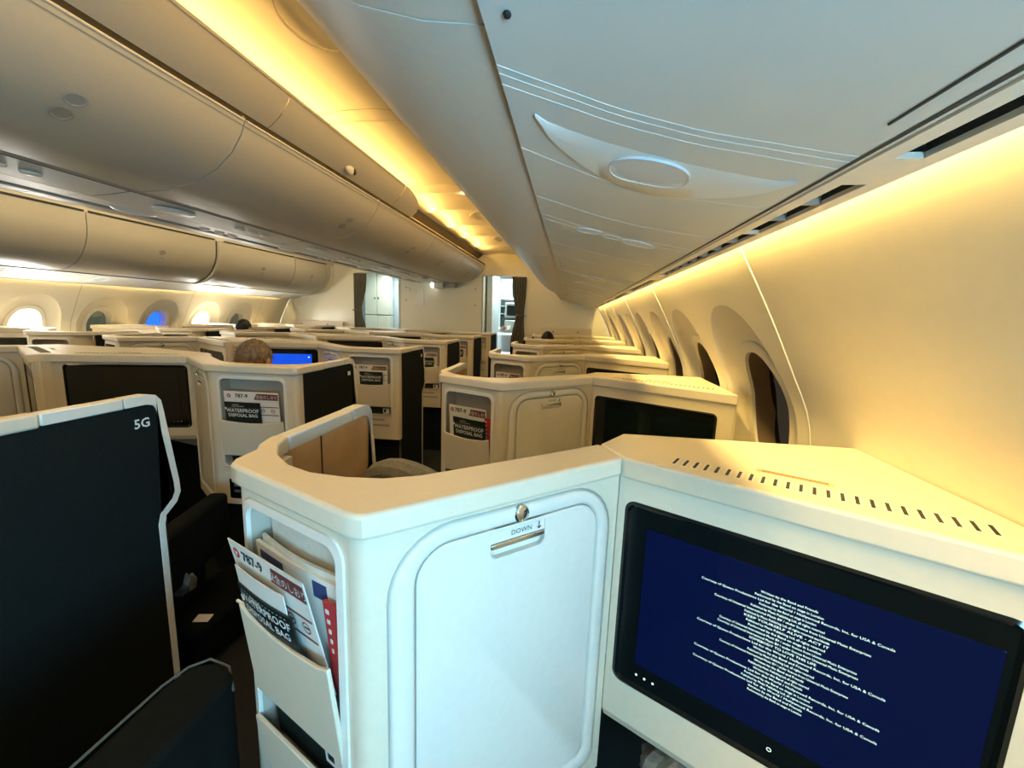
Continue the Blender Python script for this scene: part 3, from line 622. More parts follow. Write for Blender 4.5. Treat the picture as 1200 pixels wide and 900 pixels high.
# ------------------------------------------------------------ suites
ZT, ZR = 1.205, 1.166
def arc_pts(c, r, a0, a1, n=5): return [(c[0] + r * math.cos(math.radians(a0 + (a1 - a0) * i / n)), c[1] + r * math.sin(math.radians(a0 + (a1 - a0) * i / n))) for i in range(n + 1)]
def suite(cfg):
    """one seat unit: pocket panel, closet panel with door, monitor panel, rim, monitor top, side shell"""
    mm = cfg['m']                                                # +1: aisle on viewer's left, -1: on the right
    L, B, J, T = [Vector(cfg[k]) for k in 'LBJT']
    r = empty('suite_unit')
    def fr(a, b): return frame(a, b - a) if mm == 1 else frame(b, a - b)
    def width(a, b): return (b - a).length
    out = lambda e: Vector((e.y, -e.x)) * mm
    MC = M['cream']
    # --- pocket panel
    F = fr(L, B); W = width(L, B); F_pocket = F
    pu0, pu1, pzb, pzt = cfg['pocket']
    bm = BM(); ho = rrect(pu0, pu1, pzb, pzt, .035); c = .022
    ring(bm, F, outerloop(c, W - c, .49, ZR), ho, -.018, 0)
    link('pocket_panel', bm, MC, r, ang=30)
    bm = BM(); hi = rrect(pu0 + .014, pu1 - .014, pzb + .014, pzt - .014, .026)
    loft(bm, [[F(u, z, d) for u, z in l] for l, d in ((ho, -.004), (ho, .004), (hi, .006), (hi, -.002))]); link('pocket_frame', bm, M['white'], r, ang=40)
    bm = BM(); loft(bm, [[F(u, z, d) for u, z in hi] for d in (-.002, -.07)], cap1=True); link('pocket_recess', bm, M['recess'], r, ang=30)
    # pocket front, slightly bowed top edge
    zt = cfg['front_top']; zb = zt - .185; a, b = pu0 + .012, pu1 - .012; n = 10
    top = [(a + (b - a) * i / n, zt + (.006 if i in (0, n) else 0) - .012 * math.sin(PI * i / n)) for i in range(n + 1)]
    bm = BM(); prism(bm, [F(a, zb, -.004)] + [F(u, z, .020) for u, z in top] + [F(b, zb, -.004)], [F(a, zb, .006)] + [F(u, z, .027) for u, z in top] + [F(b, zb, .006)])
    link('pocket_front', bm, M['cream'], r, bev=.002)
    z2 = zb - .055; bm = BM(); prism(bm, [F(a, pzb + .01, -.004), F(a, z2, .004), F(b, z2, .004), F(b, pzb + .01, -.004)], [F(a, pzb + .01, .006), F(a, z2, .012), F(b, z2, .012), F(b, pzb + .01, .006)])
    link('lower_pocket_front', bm, M['cream'], r, bev=.002)
    text('M A X   2 k g', .010, F, (a + b) / 2 - .02 * mm, zb + .018, .0085, M['grey'], r, 'small_print') if False else None
    for k in range(2):                                           # faint printed notice lines below the pocket
        bm = BM(); box(bm, pu0 + .04, pu1 - (.03 if k else .07), -.0005, .0008, pzb - .035 - .045 * k, pzb - .02 - .045 * k, lambda u, d, z: F(u, z, d)); link('printed_notice', bm, M['grey'], r, smooth=False)
    if cfg.get('port'):
        a0 = cfg['port']; bm = BM(); lo = rrect(a0, a0 + .13, pzb - .17, pzb - .02, .012); li = rrect(a0 + .025, a0 + .105, pzb - .155, pzb - .05, .008)
        loft(bm, [[F(u, z, d) for u, z in l] for l, d in ((lo, -.001), (lo, .004), (li, .004), (li, -.002))]); pt = link('power_port', bm, M['cream'], r)
        bm = BM(); plate(bm, F, li, -.001, .0015); link('socket_face', bm, M['bezel'], pt, smooth=False)
        for dz in (.03, .06): bm = BM(); box(bm, a0 + .05, a0 + .08, .001, .004, pzb - .15 + dz, pzb - .138 + dz, lambda u, d, z: F(u, z, d)); link('socket_slot', bm, M['metal'], pt, smooth=False)
    # --- rounded corner column between pocket and closet
    eL = (B - L).normalized(); eB = (J - B).normalized(); nL, nB = out(eL), out(eB)
    rc_ = .022
    def column(Pc, e1, n1, e2, n2, z0, z1, name='corner_post', rr=.022):
        p1 = Pc - e1 * rr; p2 = Pc + e2 * rr; pts = []
        for i in range(7):
            t = i / 6; q = p1 * (1 - t) ** 2 + Pc * 2 * t * (1 - t) + p2 * t * t; pts.append(q)
        inn = [q - (n1 + n2).normalized() * .018 for q in pts]
        s_ = pts + inn[::-1]; bm = BM(); prism(bm, [(q.x, q.y, z0) for q in s_], [(q.x, q.y, z1) for q in s_]); link(name, bm, MC, r, ang=50)
    column(B, eL, nL, eB, nB, .49, ZR)
    # side wall from L back to the kink
    K = Vector(cfg['K']); eK = (L - K).normalized(); nK = out(eK)
    column(L, eK, nK, eL, nL, .49, ZR, 'edge_post')
    if (L - K).length > .03:
        p = [K, L - eK * .022, L - eK * .022 - nK * .018, K - nK * .018]
        bm = BM(); prism(bm, [(q.x, q.y, .49) for q in p], [(q.x, q.y, ZR) for q in p]); link('side_wall', bm, MC, r, smooth=False)
    # --- closet
    F = fr(B, J); W = width(B, J)
    fl = (lambda u: u) if mm == 1 else (lambda u: W - u)
    sc = W / .531; A0, A1 = .037 * sc, .510 * sc; D0, D1 = .085 * sc, .472 * sc
    def seg(u0, u1): return (min(fl(u0), fl(u1)), max(fl(u0), fl(u1)))
    ao = rrect(*seg(A0, A1), .47, 1.157, .11 * sc, 8, .03); ai = rrect(*seg(A0 + .004, A1 - .004), .474, 1.153, .107 * sc, 8, .03)
    do = rrect(*seg(D0 - .004, D1 + .004), .506, 1.122, .062, 8, .03); di = rrect(*seg(D0, D1), .510, 1.118, .058, 8, .03)
    u0_, u1_ = seg(.022, W - .002)
    bm = BM(); ring(bm, F, outerloop(u0_, u1_, .44, ZR, 8), ao, -.018, 0); link('closet_panel', bm, MC, r, ang=30)
    bm = BM(); ring(bm, F, ao, ai, -.018, -.005); ring(bm, F, do, di, -.016, -.010); link('shadow_gap', bm, M['grey'], r)
    bm = BM(); loft(bm, [[F(u, z, d) for u, z in l] for l, d in ((ai, -.012), (ai, -.001), (rrect(*seg(A0 + .010, A1 - .010), .48, 1.147, .101 * sc, 8, .03), .003), (rrect(*seg(D0 - .010, D1 + .010), .50, 1.128, .068, 8, .03), .003), (do, -.001), (do, -.012))]); link('arch_frame', bm, M['white'], r, ang=60)
    dr = empty('closet_door'); dr.parent = r
    hu0, hu1 = seg(.217 * sc, .335 * sc); hz0, hz1 = 1.064, 1.118
    d1 = rrect(*seg(D0 + .004, D1 - .004), .514, 1.114, .054, 8, .03)
    # door leaf: outer slab in pieces around the handle notch
    bm = BM(); loft(bm, [[F(u, z, d) for u, z in l] for l, d in ((di, -.014), (di, -.003), (d1, 0))], cap1=False)
    nt = [(u, z) for u, z in d1]; mid = (hu0 + hu1) / 2
    # insert notch in the top edge
    top_i = [i for i, (u, z) in enumerate(d1) if z > 1.1139]
    ur = max(d1[i][0] for i in top_i); ul = min(d1[i][0] for i in top_i)
    idx = [i for i in range(len(d1)) if abs(d1[i][0] - ul) < 1e-6 and d1[i][1] > 1.113][0]
    loop = d1[:idx] + [(hu1, 1.114), (hu1, hz0 + .012), (hu1 - .004, hz0 + .003), (hu1 - .012, hz0), (hu0 + .012, hz0), (hu0 + .004, hz0 + .003), (hu0, hz0 + .012), (hu0, 1.114)] + d1[idx:]
    bm.faces.new([bm.verts.new(F(u, z, 0)) for u, z in loop]); bmesh.ops.triangulate(bm, faces=[f for f in bm.faces if len(f.verts) > 4])
    bmesh.ops.remove_doubles(bm, verts=bm.verts[:], dist=1e-5)
    link('door_leaf', bm, M['white'] if mm == 1 else MC, dr, ang=30)
    hd = empty('door_handle'); hd.parent = r
    bm = BM(); hl = rrect(hu0, hu1, hz0, 1.119, .010, 3); loft(bm, [[F(u, z, d) for u, z in hl] for d in (0, -.012)], cap1=True); link('handle_recess', bm, M['white'], hd, ang=30)
    bm = BM(); box(bm, hu0, hu1, -.011, -.001, 1.092, 1.119, lambda u, d, z: F(u, z, d)); link('handle_plate', bm, M['white'], hd, bev=.001)
    bm = BM(); box(bm, hu0 + .001, hu1 - .001, -.006, .0015, 1.082, 1.091, lambda u, d, z: F(u, z, d)); link('handle_bar', bm, M['chrome'], hd, bev=.0015)
    text('DOWN', .0135, F, mid + .006, 1.0995, -.0004, M['ink'], hd, 'down_lettering'); au = mid + .045
    bm = BM(); plate(bm, F, [(au - .001, 1.098), (au - .001, 1.111), (au + .001, 1.111), (au + .001, 1.098)], -.001, -.0002); plate(bm, F, [(au - .005, 1.101), (au, 1.096), (au + .005, 1.101), (au + .004, 1.102), (au, 1.0985), (au - .004, 1.102)], -.001, -.0002); link('down_arrow', bm, M['ink'], hd, smooth=False)
    bm = BM(); ku = fl(.277 * sc); c0 = F(ku, 1.138, 0)
    Lp = [[F(ku + rr * math.cos(t), 1.138 + rr * math.sin(t), d) for t in [2 * PI * i / 20 for i in range(20)]] for rr, d in ((.016, .000), (.0155, .006), (.013, .008), (.0115, .0065), (.006, .0085), (.001, .009))]
    loft(bm, Lp, cap1=True); link('coat_knob', bm, M['chrome'], r, ang=30)
    # --- monitor panel
    F = fr(J, T); W = width(J, T); fl2 = (lambda u: u) if mm == 1 else (lambda u: W - u)
    s2 = lambda a, b: (min(fl2(a), fl2(b)), max(fl2(a), fl2(b)))
    sc = W / .634; bz, tz, fz = cfg['mon']; bo = rrect(*s2(.016 * sc, .575 * sc), bz, tz, .022); bi = rrect(*s2(.022 * sc, .569 * sc), bz + .006, tz - .006, .018)
    bm = BM(); ring(bm, F, outerloop(0, W, fz, ZR), bo, -.03, 0); link('monitor_panel', bm, MC, r, ang=30)
    bm = BM(); loft(bm, [[F(0, fz, 0), F(W, fz, 0)], [F(0, fz - .025, -.012), F(W, fz - .025, -.012)], [F(0, fz - .025, -.10), F(W, fz - .025, -.10)]], closed=False); link('panel_underside', bm, MC, r)
    mo = empty('monitor'); mo.parent = r
    bm = BM(); loft(bm, [[F(u, z, d) for u, z in l] for l, d in ((bo, -.02), (bo, -.001), (bi, .001), (rrect(*s2(.028 * sc, .563 * sc), bz + .012, tz - .012, .014), -.003))], cap1=True); link('monitor_bezel', bm, M['bezel'], mo, ang=25)
    so = rrect(*s2(.065 * sc, .555 * sc), bz + .060, tz - .051 * (1 if bz < .7 else .8), .002, 2); bm = BM(); plate(bm, F, so, -.004, -.0022)
    scr = link('screen', bm, M['off'], mo, smooth=False)
    sd = empty('indicator'); bpy.data.objects.remove(sd)
    for u in (.07, .088, .106): 
        bm = BM(); plate(bm, F, [(fl2(u) + .0025 * math.cos(t), bz + .035 + .0025 * math.sin(t)) for t in [2 * PI * i / 8 for i in range(8)]], -.0028, -.002); link('touch_key', bm, M['glow'] if mm == 1 else M['metal'], mo, smooth=False)
    # --- rims
    RO = cfg['rim_out']; RI = cfg['rim_in']; poly = RO + RI[::-1]
    bm = BM(); prism(bm, [(x, y, ZR) for x, y in poly], [(x, y, ZT) for x, y in poly]); link('shell_rim', bm, MC, r, bev=.007, seg=3)
    TP = cfg['top']; bm = BM(); prism(bm, [(x, y, ZR - .004) for x, y in TP], [(x, y, ZT) for x, y in TP]); mt = link('monitor_top', bm, MC, r, bev=.006, seg=3)
    va, vb = Vector(cfg['vents'][0]), Vector(cfg['vents'][1]); e = (vb - va).normalized(); n = Vector((e.y, -e.x))
    for k in range(24):
        c = va + (vb - va) * (k / 23)
        for nm, hw, hl, zz, m in (('vent_rim', .0062, .023, .0006, 'white'), ('vent_slot', .0026, .019, .0012, 'seam')):
            v = e * .94 + n * .34 * 0
            q = [c + e * hw * a + n * hl * b for a, b in ((-1, -1), (1, -1), (1, 1), (-1, 1))]
            bm = BM(); prism(bm, [(p.x, p.y, ZT - .001) for p in q], [(p.x, p.y, ZT + zz) for p in q]); link(nm, bm, M[m], mt, smooth=False)
    c = va + (vb - va) * .45 - n * .055; q = [c + e * .06 * a + n * .008 * b for a, b in ((-1, -1), (1, -1), (1, 1), (-1, 1))]
    bm = BM(); prism(bm, [(p.x, p.y, ZT - .001) for p in q], [(p.x, p.y, ZT + .0008) for p in q]); link('notice_plate', bm, M['tan'], mt, smooth=False)
    for dd in (-.003, .003):
        q = [c + n * dd + e * .052 * a + n * .001 * b for a, b in ((-1, -1), (1, -1), (1, 1), (-1, 1))]
        bm = BM(); prism(bm, [(p.x, p.y, ZT) for p in q], [(p.x, p.y, ZT + .0012) for p in q]); link('notice_line', bm, M['brown'], mt, smooth=False)
    # window/centre side wall and back wall under the monitor top, all the way down
    for (p0, p1) in cfg['backs']:
        p0, p1 = Vector(p0), Vector(p1); e = (p1 - p0).normalized(); n = Vector((e.y, -e.x)) * .01
        q = [p0 - n, p1 - n, p1 + n, p0 + n]; bm = BM(); prism(bm, [(p.x, p.y, .62) for p in q], [(p.x, p.y, ZR) for p in q]); link('back_wall', bm, MC, r, smooth=False)
        bm = BM(); prism(bm, [(p.x, p.y, 0) for p in q], [(p.x, p.y, .62) for p in q]); link('footwell_shade', bm, M['dark'], r, smooth=False)  # dark colour stands in for shade inside the foot well
    # dark foot well and base
    bs = [Vector(p) for p in cfg['base']]; bm = BM(); prism(bm, [(p.x, p.y, 0) for p in bs], [(p.x, p.y, .50) for p in bs]); link('base', bm, M['dark'], r, smooth=False)
    # --- side shell with trim, from the kink to the tip
    xs = cfg['shell_x']; y0 = cfg['shell_y0']; yt = cfg['tip_y']
    E = [(y0, 1.203), (yt - .045, 1.203), (yt - .018, 1.197), (yt - .002, 1.178), (yt + .004, 1.14), (yt + .034, .90), (yt + .036, .855), (yt + .020, .825), (yt - .022, .795), (yt - .030, .77), (yt - .030, .06), (y0, .06)]
    I = [(y0, 1.172), (yt - .05, 1.172), (yt - .03, 1.166), (yt - .022, 1.155), (yt - .018, 1.138), (yt + .014, .90), (yt + .015, .862), (yt + .004, .842), (yt - .040, .808), (yt - .050, .775), (yt - .050, .06), (y0, .06)]
    sh = empty('side_shell'); sh.parent = r; o_ = -mm                # outward direction in x
    def xplate(poly, xa, xb): return prism(BM(), [(xa, y, z) for y, z in poly], [(xb, y, z) for y, z in poly])
    xo, xi = xs + o_ * .0, xs - o_ * .036
    link('outer_cover', xplate(I, xs - o_ * .012, xs - o_ * .002), M['dark'], sh, smooth=False)
    link('inner_pad', xplate([(y if y > y0 + .1 else y, z) for y, z in I], xi + o_ * .004, xi + o_ * .012), M['tan'], sh, smooth=False)
    tr = E[:-1] + I[:-1][::-1]
    if True:
        bm = BM(); cut = yt - .115
        ty = cfg['trim_y']; T1 = [(ty, 1.203), (cut - .0015, 1.203), (cut - .0015, 1.170), (ty, 1.170)]
        prism(bm, [(xs, y, z) for y, z in T1], [(xi, y, z) for y, z in T1]); link('top_trim', bm, M['white'], sh, bev=.004)
        T2 = [(cut + .0015, 1.203)] + E[1:-1] + I[1:-1][::-1] + [(cut + .0015, 1.172)]
        bm = BM(); prism(bm, [(xs, y, z) for y, z in T2], [(xi, y, z) for y, z in T2]); bmesh.ops.triangulate(bm, faces=[f for f in bm.faces if len(f.verts) > 4]); link('edge_trim', bm, M['white'], sh, bev=.003)
    bm = BM(); box(bm, *sorted((xi + o_ * .001, xi + o_ * .005)), y0 + .14, y0 + .143, .3, 1.172); link('pad_joint', bm, M['brown'], sh, smooth=False)
    return r, scr, F_pocket, (F, W), sh
def crane(F, u, z, s, d, parent):
    bm = BM(); plate(bm, F, [(u + s * math.cos(t), z + s * math.sin(t)) for t in [2 * PI * i / 16 for i in range(16)]], d - .0004, d); o = link('round_emblem', bm, M['red'], parent, smooth=False)
    bm = BM(); plate(bm, F, [(u - s * .5, z + s * .5), (u, z + s * .15), (u + s * .5, z + s * .5), (u + s * .25, z - s * .2), (u, z - s * .55), (u - s * .25, z - s * .2)], d, d + .0003); link('emblem_bird', bm, M['paper'], o, smooth=False)
def sheet(name, F, u0, u1, z0, z1, d, lean, th, m, root=None, bow=0, skew=0):
    """thin card standing in the pocket, leaning out at the top; returns object and its own frame"""
    G = lambda u, z, dd=0: F(u + skew * (z - z0), z, d + lean * (z - z0) / (z1 - z0) + dd + bow * math.sin(PI * (u - u0) / (u1 - u0)))
    L = []; n = 8
    for zz in (z0, (z0 + z1) / 2, z1):
        row = [G(u0 + (u1 - u0) * i / n, zz, th) for i in range(n + 1)] + [G(u1 - (u1 - u0) * i / n, zz, 0) for i in range(n + 1)]
        L.append(row)
    bm = BM(); loft(bm, L, cap0=True, cap1=True)
    return link(name, bm, m, root, ang=30), (lambda u, z, dd=0: G(u, z, dd + th))
def literature(root_loc, F, u0, u1, zt, ft, kind, where, full=True):
    """contents of one literature pocket: several things standing side by side"""
    W = u1 - u0; z0 = ft - .08
    def place(t): t.location = root_loc; return t
    objs = []
    def new(name): t = empty(name); place(t); return t
    if kind == 'near':
        t = new('newspaper'); o, G = sheet('folded_sheets', F, u0 + .012, u1 - .02, z0, zt - .035, -.055, .012, .012, M['news'], t, .006)
        if kind == 'near':
            o2, G2 = sheet('folded_sheets', F, u0 + .012, u1 - .01, z0, zt - .075, -.040, .020, .006, M['news'], t, .010)
        tag(t, 'folded newspaper in the pocket ' + where, 'newspaper')
        t = new('magazine'); o, G = sheet('magazine_cover', F, u0 + .006, u1 - .012, z0, zt - .085, -.030, .018, .007, M['paper'], t, .004)
        bm = BM(); box(bm, u0 + .02, u0 + .02 + W * .3, 0, .0006, zt - .115, zt - .098, lambda u, d, z: G(u, z, d)); link('cover_title', bm, M['navy'], t, smooth=False)
        bm = BM(); box(bm, u1 - .075, u1 - .04, 0, .0006, zt - .125, zt - .095, lambda u, d, z: G(u, z, d)); link('cover_square', bm, M['navy'], t, smooth=False)
        tag(t, 'magazine behind the safety card ' + where, 'magazine')
    if kind in ('near', 'K'):
      t = new('booklet'); o, G = sheet('booklet_cover', F, u1 - .035, u1 - .004, z0, zt - .11, -.016, .016, .006, M['red'], t)
      for k in range(5): bm = BM(); box(bm, u1 - .030 + .001 * k, u1 - .022, 0, .0006, zt - .13 - .018 * k, zt - .122 - .018 * k, lambda u, d, z: G(u, z, d)); link('cover_mark', bm, M['paper'], t, smooth=False)
      tag(t, 'narrow red booklet in the pocket ' + where, 'booklet')
    # safety card
    lean = .035 if kind == 'near' else .012
    zc = zt - .075
    a, b = u0 + (.0 if kind == 'near' else .02), u1 - .028
    t = new('safety_card'); o, G = sheet('card', F, a, b, z0, zc, -.008, lean, .002, M['paper'], t, 0, (-.10 if kind == 'near' else 0))
    w_ = b - a
    crane(G, a + w_ * .09, zc - .022, .010, .0006, t)
    text('787-9', .026, G, a + w_ * .32, zc - .030, .0007, M['ink'], t, 'aircraft_lettering', wide=1.1, bold=.03)
    bm = BM(); tgt = [(a + w_ * .55, zc - .038), (a + w_ * .985, zc - .038), (a + w_ * .985, zc - .008), (a + w_ * .60, zc - .008)]
    plate(bm, G, tgt, 0, .0006); link('title_block', bm, M['maroon'], t, smooth=False)
    text('安全のしおり', .020, G, a + w_ * .785, zc - .031, .0012, M['print'], t, 'title_lettering', wide=.9)
    for k, zz in enumerate((zc - .075, zc - .115)):
        bm = BM(); box(bm, a + w_ * .62, b - .006, 0, .0006, zz, zz + .004, lambda u, d, z: G(u, z, d)); link('card_rule', bm, M['maroon'], t, smooth=False)
    for uu in (a + w_ * .70, a + w_ * .88):
        bm = BM(); loft(bm, [[G(uu + rr * math.cos(q), zc - .092 + rr * math.sin(q), .0007) for q in [2 * PI * i / 16 for i in range(16)]] for rr in (.011, .0085)]); link('prohibition_sign', bm, M['maroon'], t, smooth=False)
        bm = BM(); box(bm, uu - .006, uu + .006, 0, .0006, zc - .0935, zc - .0905, lambda u, d, z: G(u, z, d)); link('pictogram', bm, M['ink'], t, smooth=False)
    tag(t, 'cream safety card in the pocket ' + where, 'card')
    # disposal bag
    wb = .18
    bu = {'near': u0 + .01, 'K': u0 + .055, 'G': u0 + .03, 'Gc': u0 + .085}[kind]
    t = new('disposal_bag'); zbag = zc - (.072 if kind == 'near' else .050)
    if kind == 'near': 
        o, G = sheet('bag', F, bu, bu + .165, z0 + .01, zbag, .006, .022, .003, M['bag'], t, .004)
        wb = .165; o3, G3 = sheet('cream_leaflet', F, bu + .0, bu + .15, z0, zbag + .035, .008, .024, .0015, M['paper'], None, .003); o3.location = root_loc; tag(o3, 'cream leaflet above the black bag ' + where, 'leaflet')
    else: o, G = sheet('bag', F, bu, bu + wb, z0 + .01, zbag, .004, .012, .003, M['bag'], t, .003)
    k_ = wb / .135
    text('WATERPROOF', .0185 * k_, G, bu + wb * .50, zbag - (.030 if kind == 'near' else .050), .0007, M['print'], t, 'bag_lettering', wide=1.0, bold=.015)
    text('DISPOSAL BAG', .0168 * k_, G, bu + wb * .50, zbag - (.052 if kind == 'near' else .073), .0007, M['print'], t, 'bag_lettering', wide=1.0, bold=.015)
    for i in range(14):
        bm = BM(); box(bm, bu + .012 + wb * .062 * i, bu + .016 + wb * .062 * i, 0, .0006, zbag - (.009 if kind == 'near' else .029), zbag - (.008 if kind == 'near' else .0275), lambda u, d, z: G(u, z, d)); link('dashed_line', bm, M['grey'], t, smooth=False)
    bm = BM(); plate(bm, G, [(bu + .001, zbag - .026), (bu + .012, zbag - .033), (bu + .001, zbag - .040)], 0, .0008); link('tear_notch', bm, M['print'], t, smooth=False)
    for k in range(2): bm = BM(); box(bm, bu + .04, bu + (.10 if k else .075), 0, .0006, zbag - .014 - .008 * k, zbag - .011 - .008 * k, lambda u, d, z: G(u, z, d)); link('fine_print', bm, M['grey'], t, smooth=False)
    tag(t, 'black disposal bag in the pocket ' + where, 'bag')
    # leaflet in lower slot
    zs = ft - .19
    t = new('leaflet'); o, G = sheet('leaflet_sheet', F, u0 + .03, u1 - .015, zs - .09, zs - .004, -.02, .008, .003, M['bag'], t)
    bm = BM(); box(bm, u1 - .07, u1 - .02, 0, .0008, zs - .05, zs - .008, lambda u, d, z: G(u, z, d)); link('leaflet_corner', bm, M['paper'], t, smooth=False)
    bm = BM(); box(bm, u1 - .062, u1 - .045, .001, .0014, zs - .04, zs - .016, lambda u, d, z: G(u, z, d)); link('leaflet_mark', bm, M['ink'], t, smooth=False)
    tag(t, 'dark leaflet in the lower slot ' + where, 'leaflet')
Kc = dict(m=1, mon=(.692, 1.113, .60), L=(-.588, .655), B=(-.278, .515), J=(.118, .866), T=(.665, .545), K=(-.600, .80), pocket=(.022, .306, .60, 1.148), front_top=.945, port=None,
    rim_out=[(-.636, .82), (-.634, .80), (-.622, .755), (-.603, .725), (-.600, .665), (-.588, .643), (-.560, .628), (-.305, .512), (-.285, .505), (-.268, .505), (-.250, .518), (.118, .846)],
    rim_in=[(-.600, .82), (-.598, .80), (-.585, .765), (-.545, .71), (-.49, .665), (-.43, .640), (-.36, .634), (-.30, .642), (-.245, .668), (.00, .870), (.075, .935)],
    top=[(.121, .846), (.668, .525), (.672, 1.055), (.14, 1.040), (.078, .935)], vents=((.222, .850), (.608, .648)),
    backs=[((.665, .55), (.665, 1.05)), ((.14, 1.03), (.66, 1.045)), ((.075, .93), (.14, 1.03))],
    base=[(-.56, .70), (-.27, .56), (.09, .86), (.14, 1.02), (.66, 1.04), (.66, 1.1), (-.56, 1.1)], shell_x=-.636, shell_y0=.80, trim_y=.822, tip_y=1.21)
Gc = dict(m=-1, mon=(.80, 1.152, .755), L=(-1.290, .615), B=(-1.735, .585), J=(-2.068, .822), T=(-2.700, .612), K=(-1.288, .66), pocket=(.042, .395, .675, 1.150), front_top=.935, port=.045,
    rim_out=[(-1.283, .84), (-1.283, .64), (-1.279, .61), (-1.29, .598), (-1.725, .570), (-1.742, .572), (-1.758, .578), (-2.071, .801)],
    rim_in=[(-1.320, .84), (-1.322, .80), (-1.35, .73), (-1.42, .69), (-1.52, .675), (-1.66, .668), (-1.72, .68), (-1.78, .715), (-2.02, .90), (-2.07, .97)],
    top=[(-2.074, .801), (-2.700, .594), (-2.700, 1.14), (-2.12, 1.00), (-2.073, .97)], vents=((-2.62, .70), (-2.18, .845)),
    backs=[((-2.695, .62), (-2.695, 1.13)), ((-2.12, .985), (-2.69, 1.125))],
    base=[(-1.31, .66), (-1.73, .63), (-2.04, .84), (-2.10, 1.0), (-2.68, 1.1), (-2.68, 1.2), (-1.31, 1.15)], shell_x=-1.284, shell_y0=.66, trim_y=.842, tip_y=1.155)
Ac = dict(Kc); Ac['m'] = -1
mx = lambda p: (2 * CX - p[0], p[1])
for k in 'LBJTK': Ac[k] = mx(Kc[k])
for k in ('rim_out', 'rim_in', 'top', 'vents', 'base'): Ac[k] = [mx(p) for p in Kc[k]]
Ac['backs'] = [(mx(a), mx(b)) for a, b in Kc['backs']]; Ac['shell_x'] = 2 * CX - Kc['shell_x']; Ac['pocket'] = (.025, .309, .60, 1.148)
P_ = 1.22
def copies(proto, n, dx, dy, labels, group):
    out = [proto]
    for k in range(1, n): out.append(copy_tree(proto))
    for k, o in enumerate(out): o.location = (dx, dy + P_ * k, 0); tag(o, labels[k], 'suite', group)
    return out
K0, Kscr, KF, (KM, KW), Ksh = suite(Kc)
orow = ['nearest, with the lit credits screen', 'second, beside the first visible window', 'third', 'fourth', 'fifth', 'last before the bulkhead']
Ks = copies(K0, 6, 0, 0, ['cream suite unit in the right column, ' + t for t in orow], 'right column suite units')
G0, Gscr, GF, (GM, GW), Gsh = suite(Gc)
grow = ['left foreground, black shell marked 5G', 'second, with black screen and open literature pocket', 'third, with the bright blue screen', 'fourth', 'fifth', 'last before the bulkhead']
Gs = copies(G0, 6, 0, 0, ['centre suite unit beside the near aisle, ' + t for t in grow], 'near centre suite units')
A0, Ascr, AF, AM_, Ash = suite(Ac)
As = copies(A0, 6, 0, .15, ['cream suite unit in the far left column, ' + t for t in ['outside the frame on the left', 'second', 'third', 'fourth', 'fifth', 'last before the bulkhead']], 'far column suite units')
Ds = []
for k in range(6):
    o = copy_tree(K0); o.location = (-3.362, P_ * k, 0); Ds.append(o)
    tag(o, 'cream centre suite unit by the far aisle, ' + ['outside the frame on the left', 'second, at the left edge', 'third, with arched closet door and knob', 'fourth', 'fifth', 'last before the bulkhead'][k], 'suite', 'far centre suite units')
def find(root, name):
    for c in root.children_recursive:
        if c.name.split('.')[0] == name: return c
def remat(o, m): o.data = o.data.copy(); o.data.materials.clear(); o.data.materials.append(m)
remat(find(K0, 'screen'), M['lit']); remat(find(Gs[2], 'screen'), M['blue'])
g2m = find(Gs[2], 'monitor'); bm = BM(); plate(bm, GM, rrect(GW - .066 - .03 + .0, GW - .066 - .018, 1.080, 1.092, .002, 2), -.0022, -.0015)
link('cursor_mark', bm, M['glow'], g2m, smooth=False)
# seat number and marks on the near aisle side shells
FS = lambda u, z, d=0: (-1.284 + .002 + d, u, z)
text('5G', .040, lambda u, z, d=0: (-1.284 + .001 + d, u, z), 1.085, 1.105, .0, M['print'], find(G0, 'side_shell'), 'seat_number', bold=.02)
for G in Gs[1:3]:
    bm = BM(); box(bm, -1.2855, -1.2835, 1.075, 1.086, 1.105, 1.128); box(bm, -1.2855, -1.2835, 1.091, 1.103, 1.105, 1.128); link('seat_mark', bm, M['print'], find(G, 'side_shell'), smooth=False)
# credits on the nearest screen
mon = find(K0, 'monitor'); TXF = KM
LONG = 'Courtesy of Queen Productions Ltd for the World / Hollywood Records, Inc. for USA & Canada'
MID = 'Courtesy of Universal International Music BV / under licence from Universal Music Enterprises'
cu = .314; zz = 1.015; lines = []
SH = ['Written by the Band and Friends', 'Performed by the Band on stage in London', 'Published by Music Publishing Ltd, all rights reserved']
seq = [(SH[0], .10), (SH[1], .12), (LONG, .275), (SH[1], .10), (SH[2], .13), (MID, .225), (SH[2] + ' worldwide', .15), ('KEEP YOURSELF ALIVE - ACT IT', .15), (SH[2], .14), (SH[1], .13), (MID, .20), (MID, .205), ('SOMEBODY TO LOVE THIS LIFE', .12), (LONG, .275), (SH[0], .10), (SH[2], .12), (MID, .19), (SH[0], .09), (SH[2], .11), (SH[0], .09), (LONG, .275), (SH[1], .12), (SH[2], .13), (LONG, .275), (SH[0], .10), (SH[1], .10)]
for i, (t_, wd) in enumerate(seq):
    wd *= .82 if wd < .16 else 1
    z = 1.018 - i * .0078
    wch = wd * (.985) / max(1, len(t_)); sz = .0085
    o = text(t_, .0062, TXF, cu, z, -.0019, M['glow'], mon, 'credit_line', wide=1.0)
    xsv = [TXF(0, 0)[0]]
    # scale each line about the centre to the width seen in the photograph
    ex = Vector(TXF(1, 0)) - Vector(TXF(0, 0)); ccen = Vector(TXF(cu, 0))
    us = [(v.co - ccen).dot(ex) for v in o.data.vertices]; w0 = max(us) - min(us); f = wd / w0
    for v, u in zip(o.data.vertices, us): v.co += ex * (u * f - u)
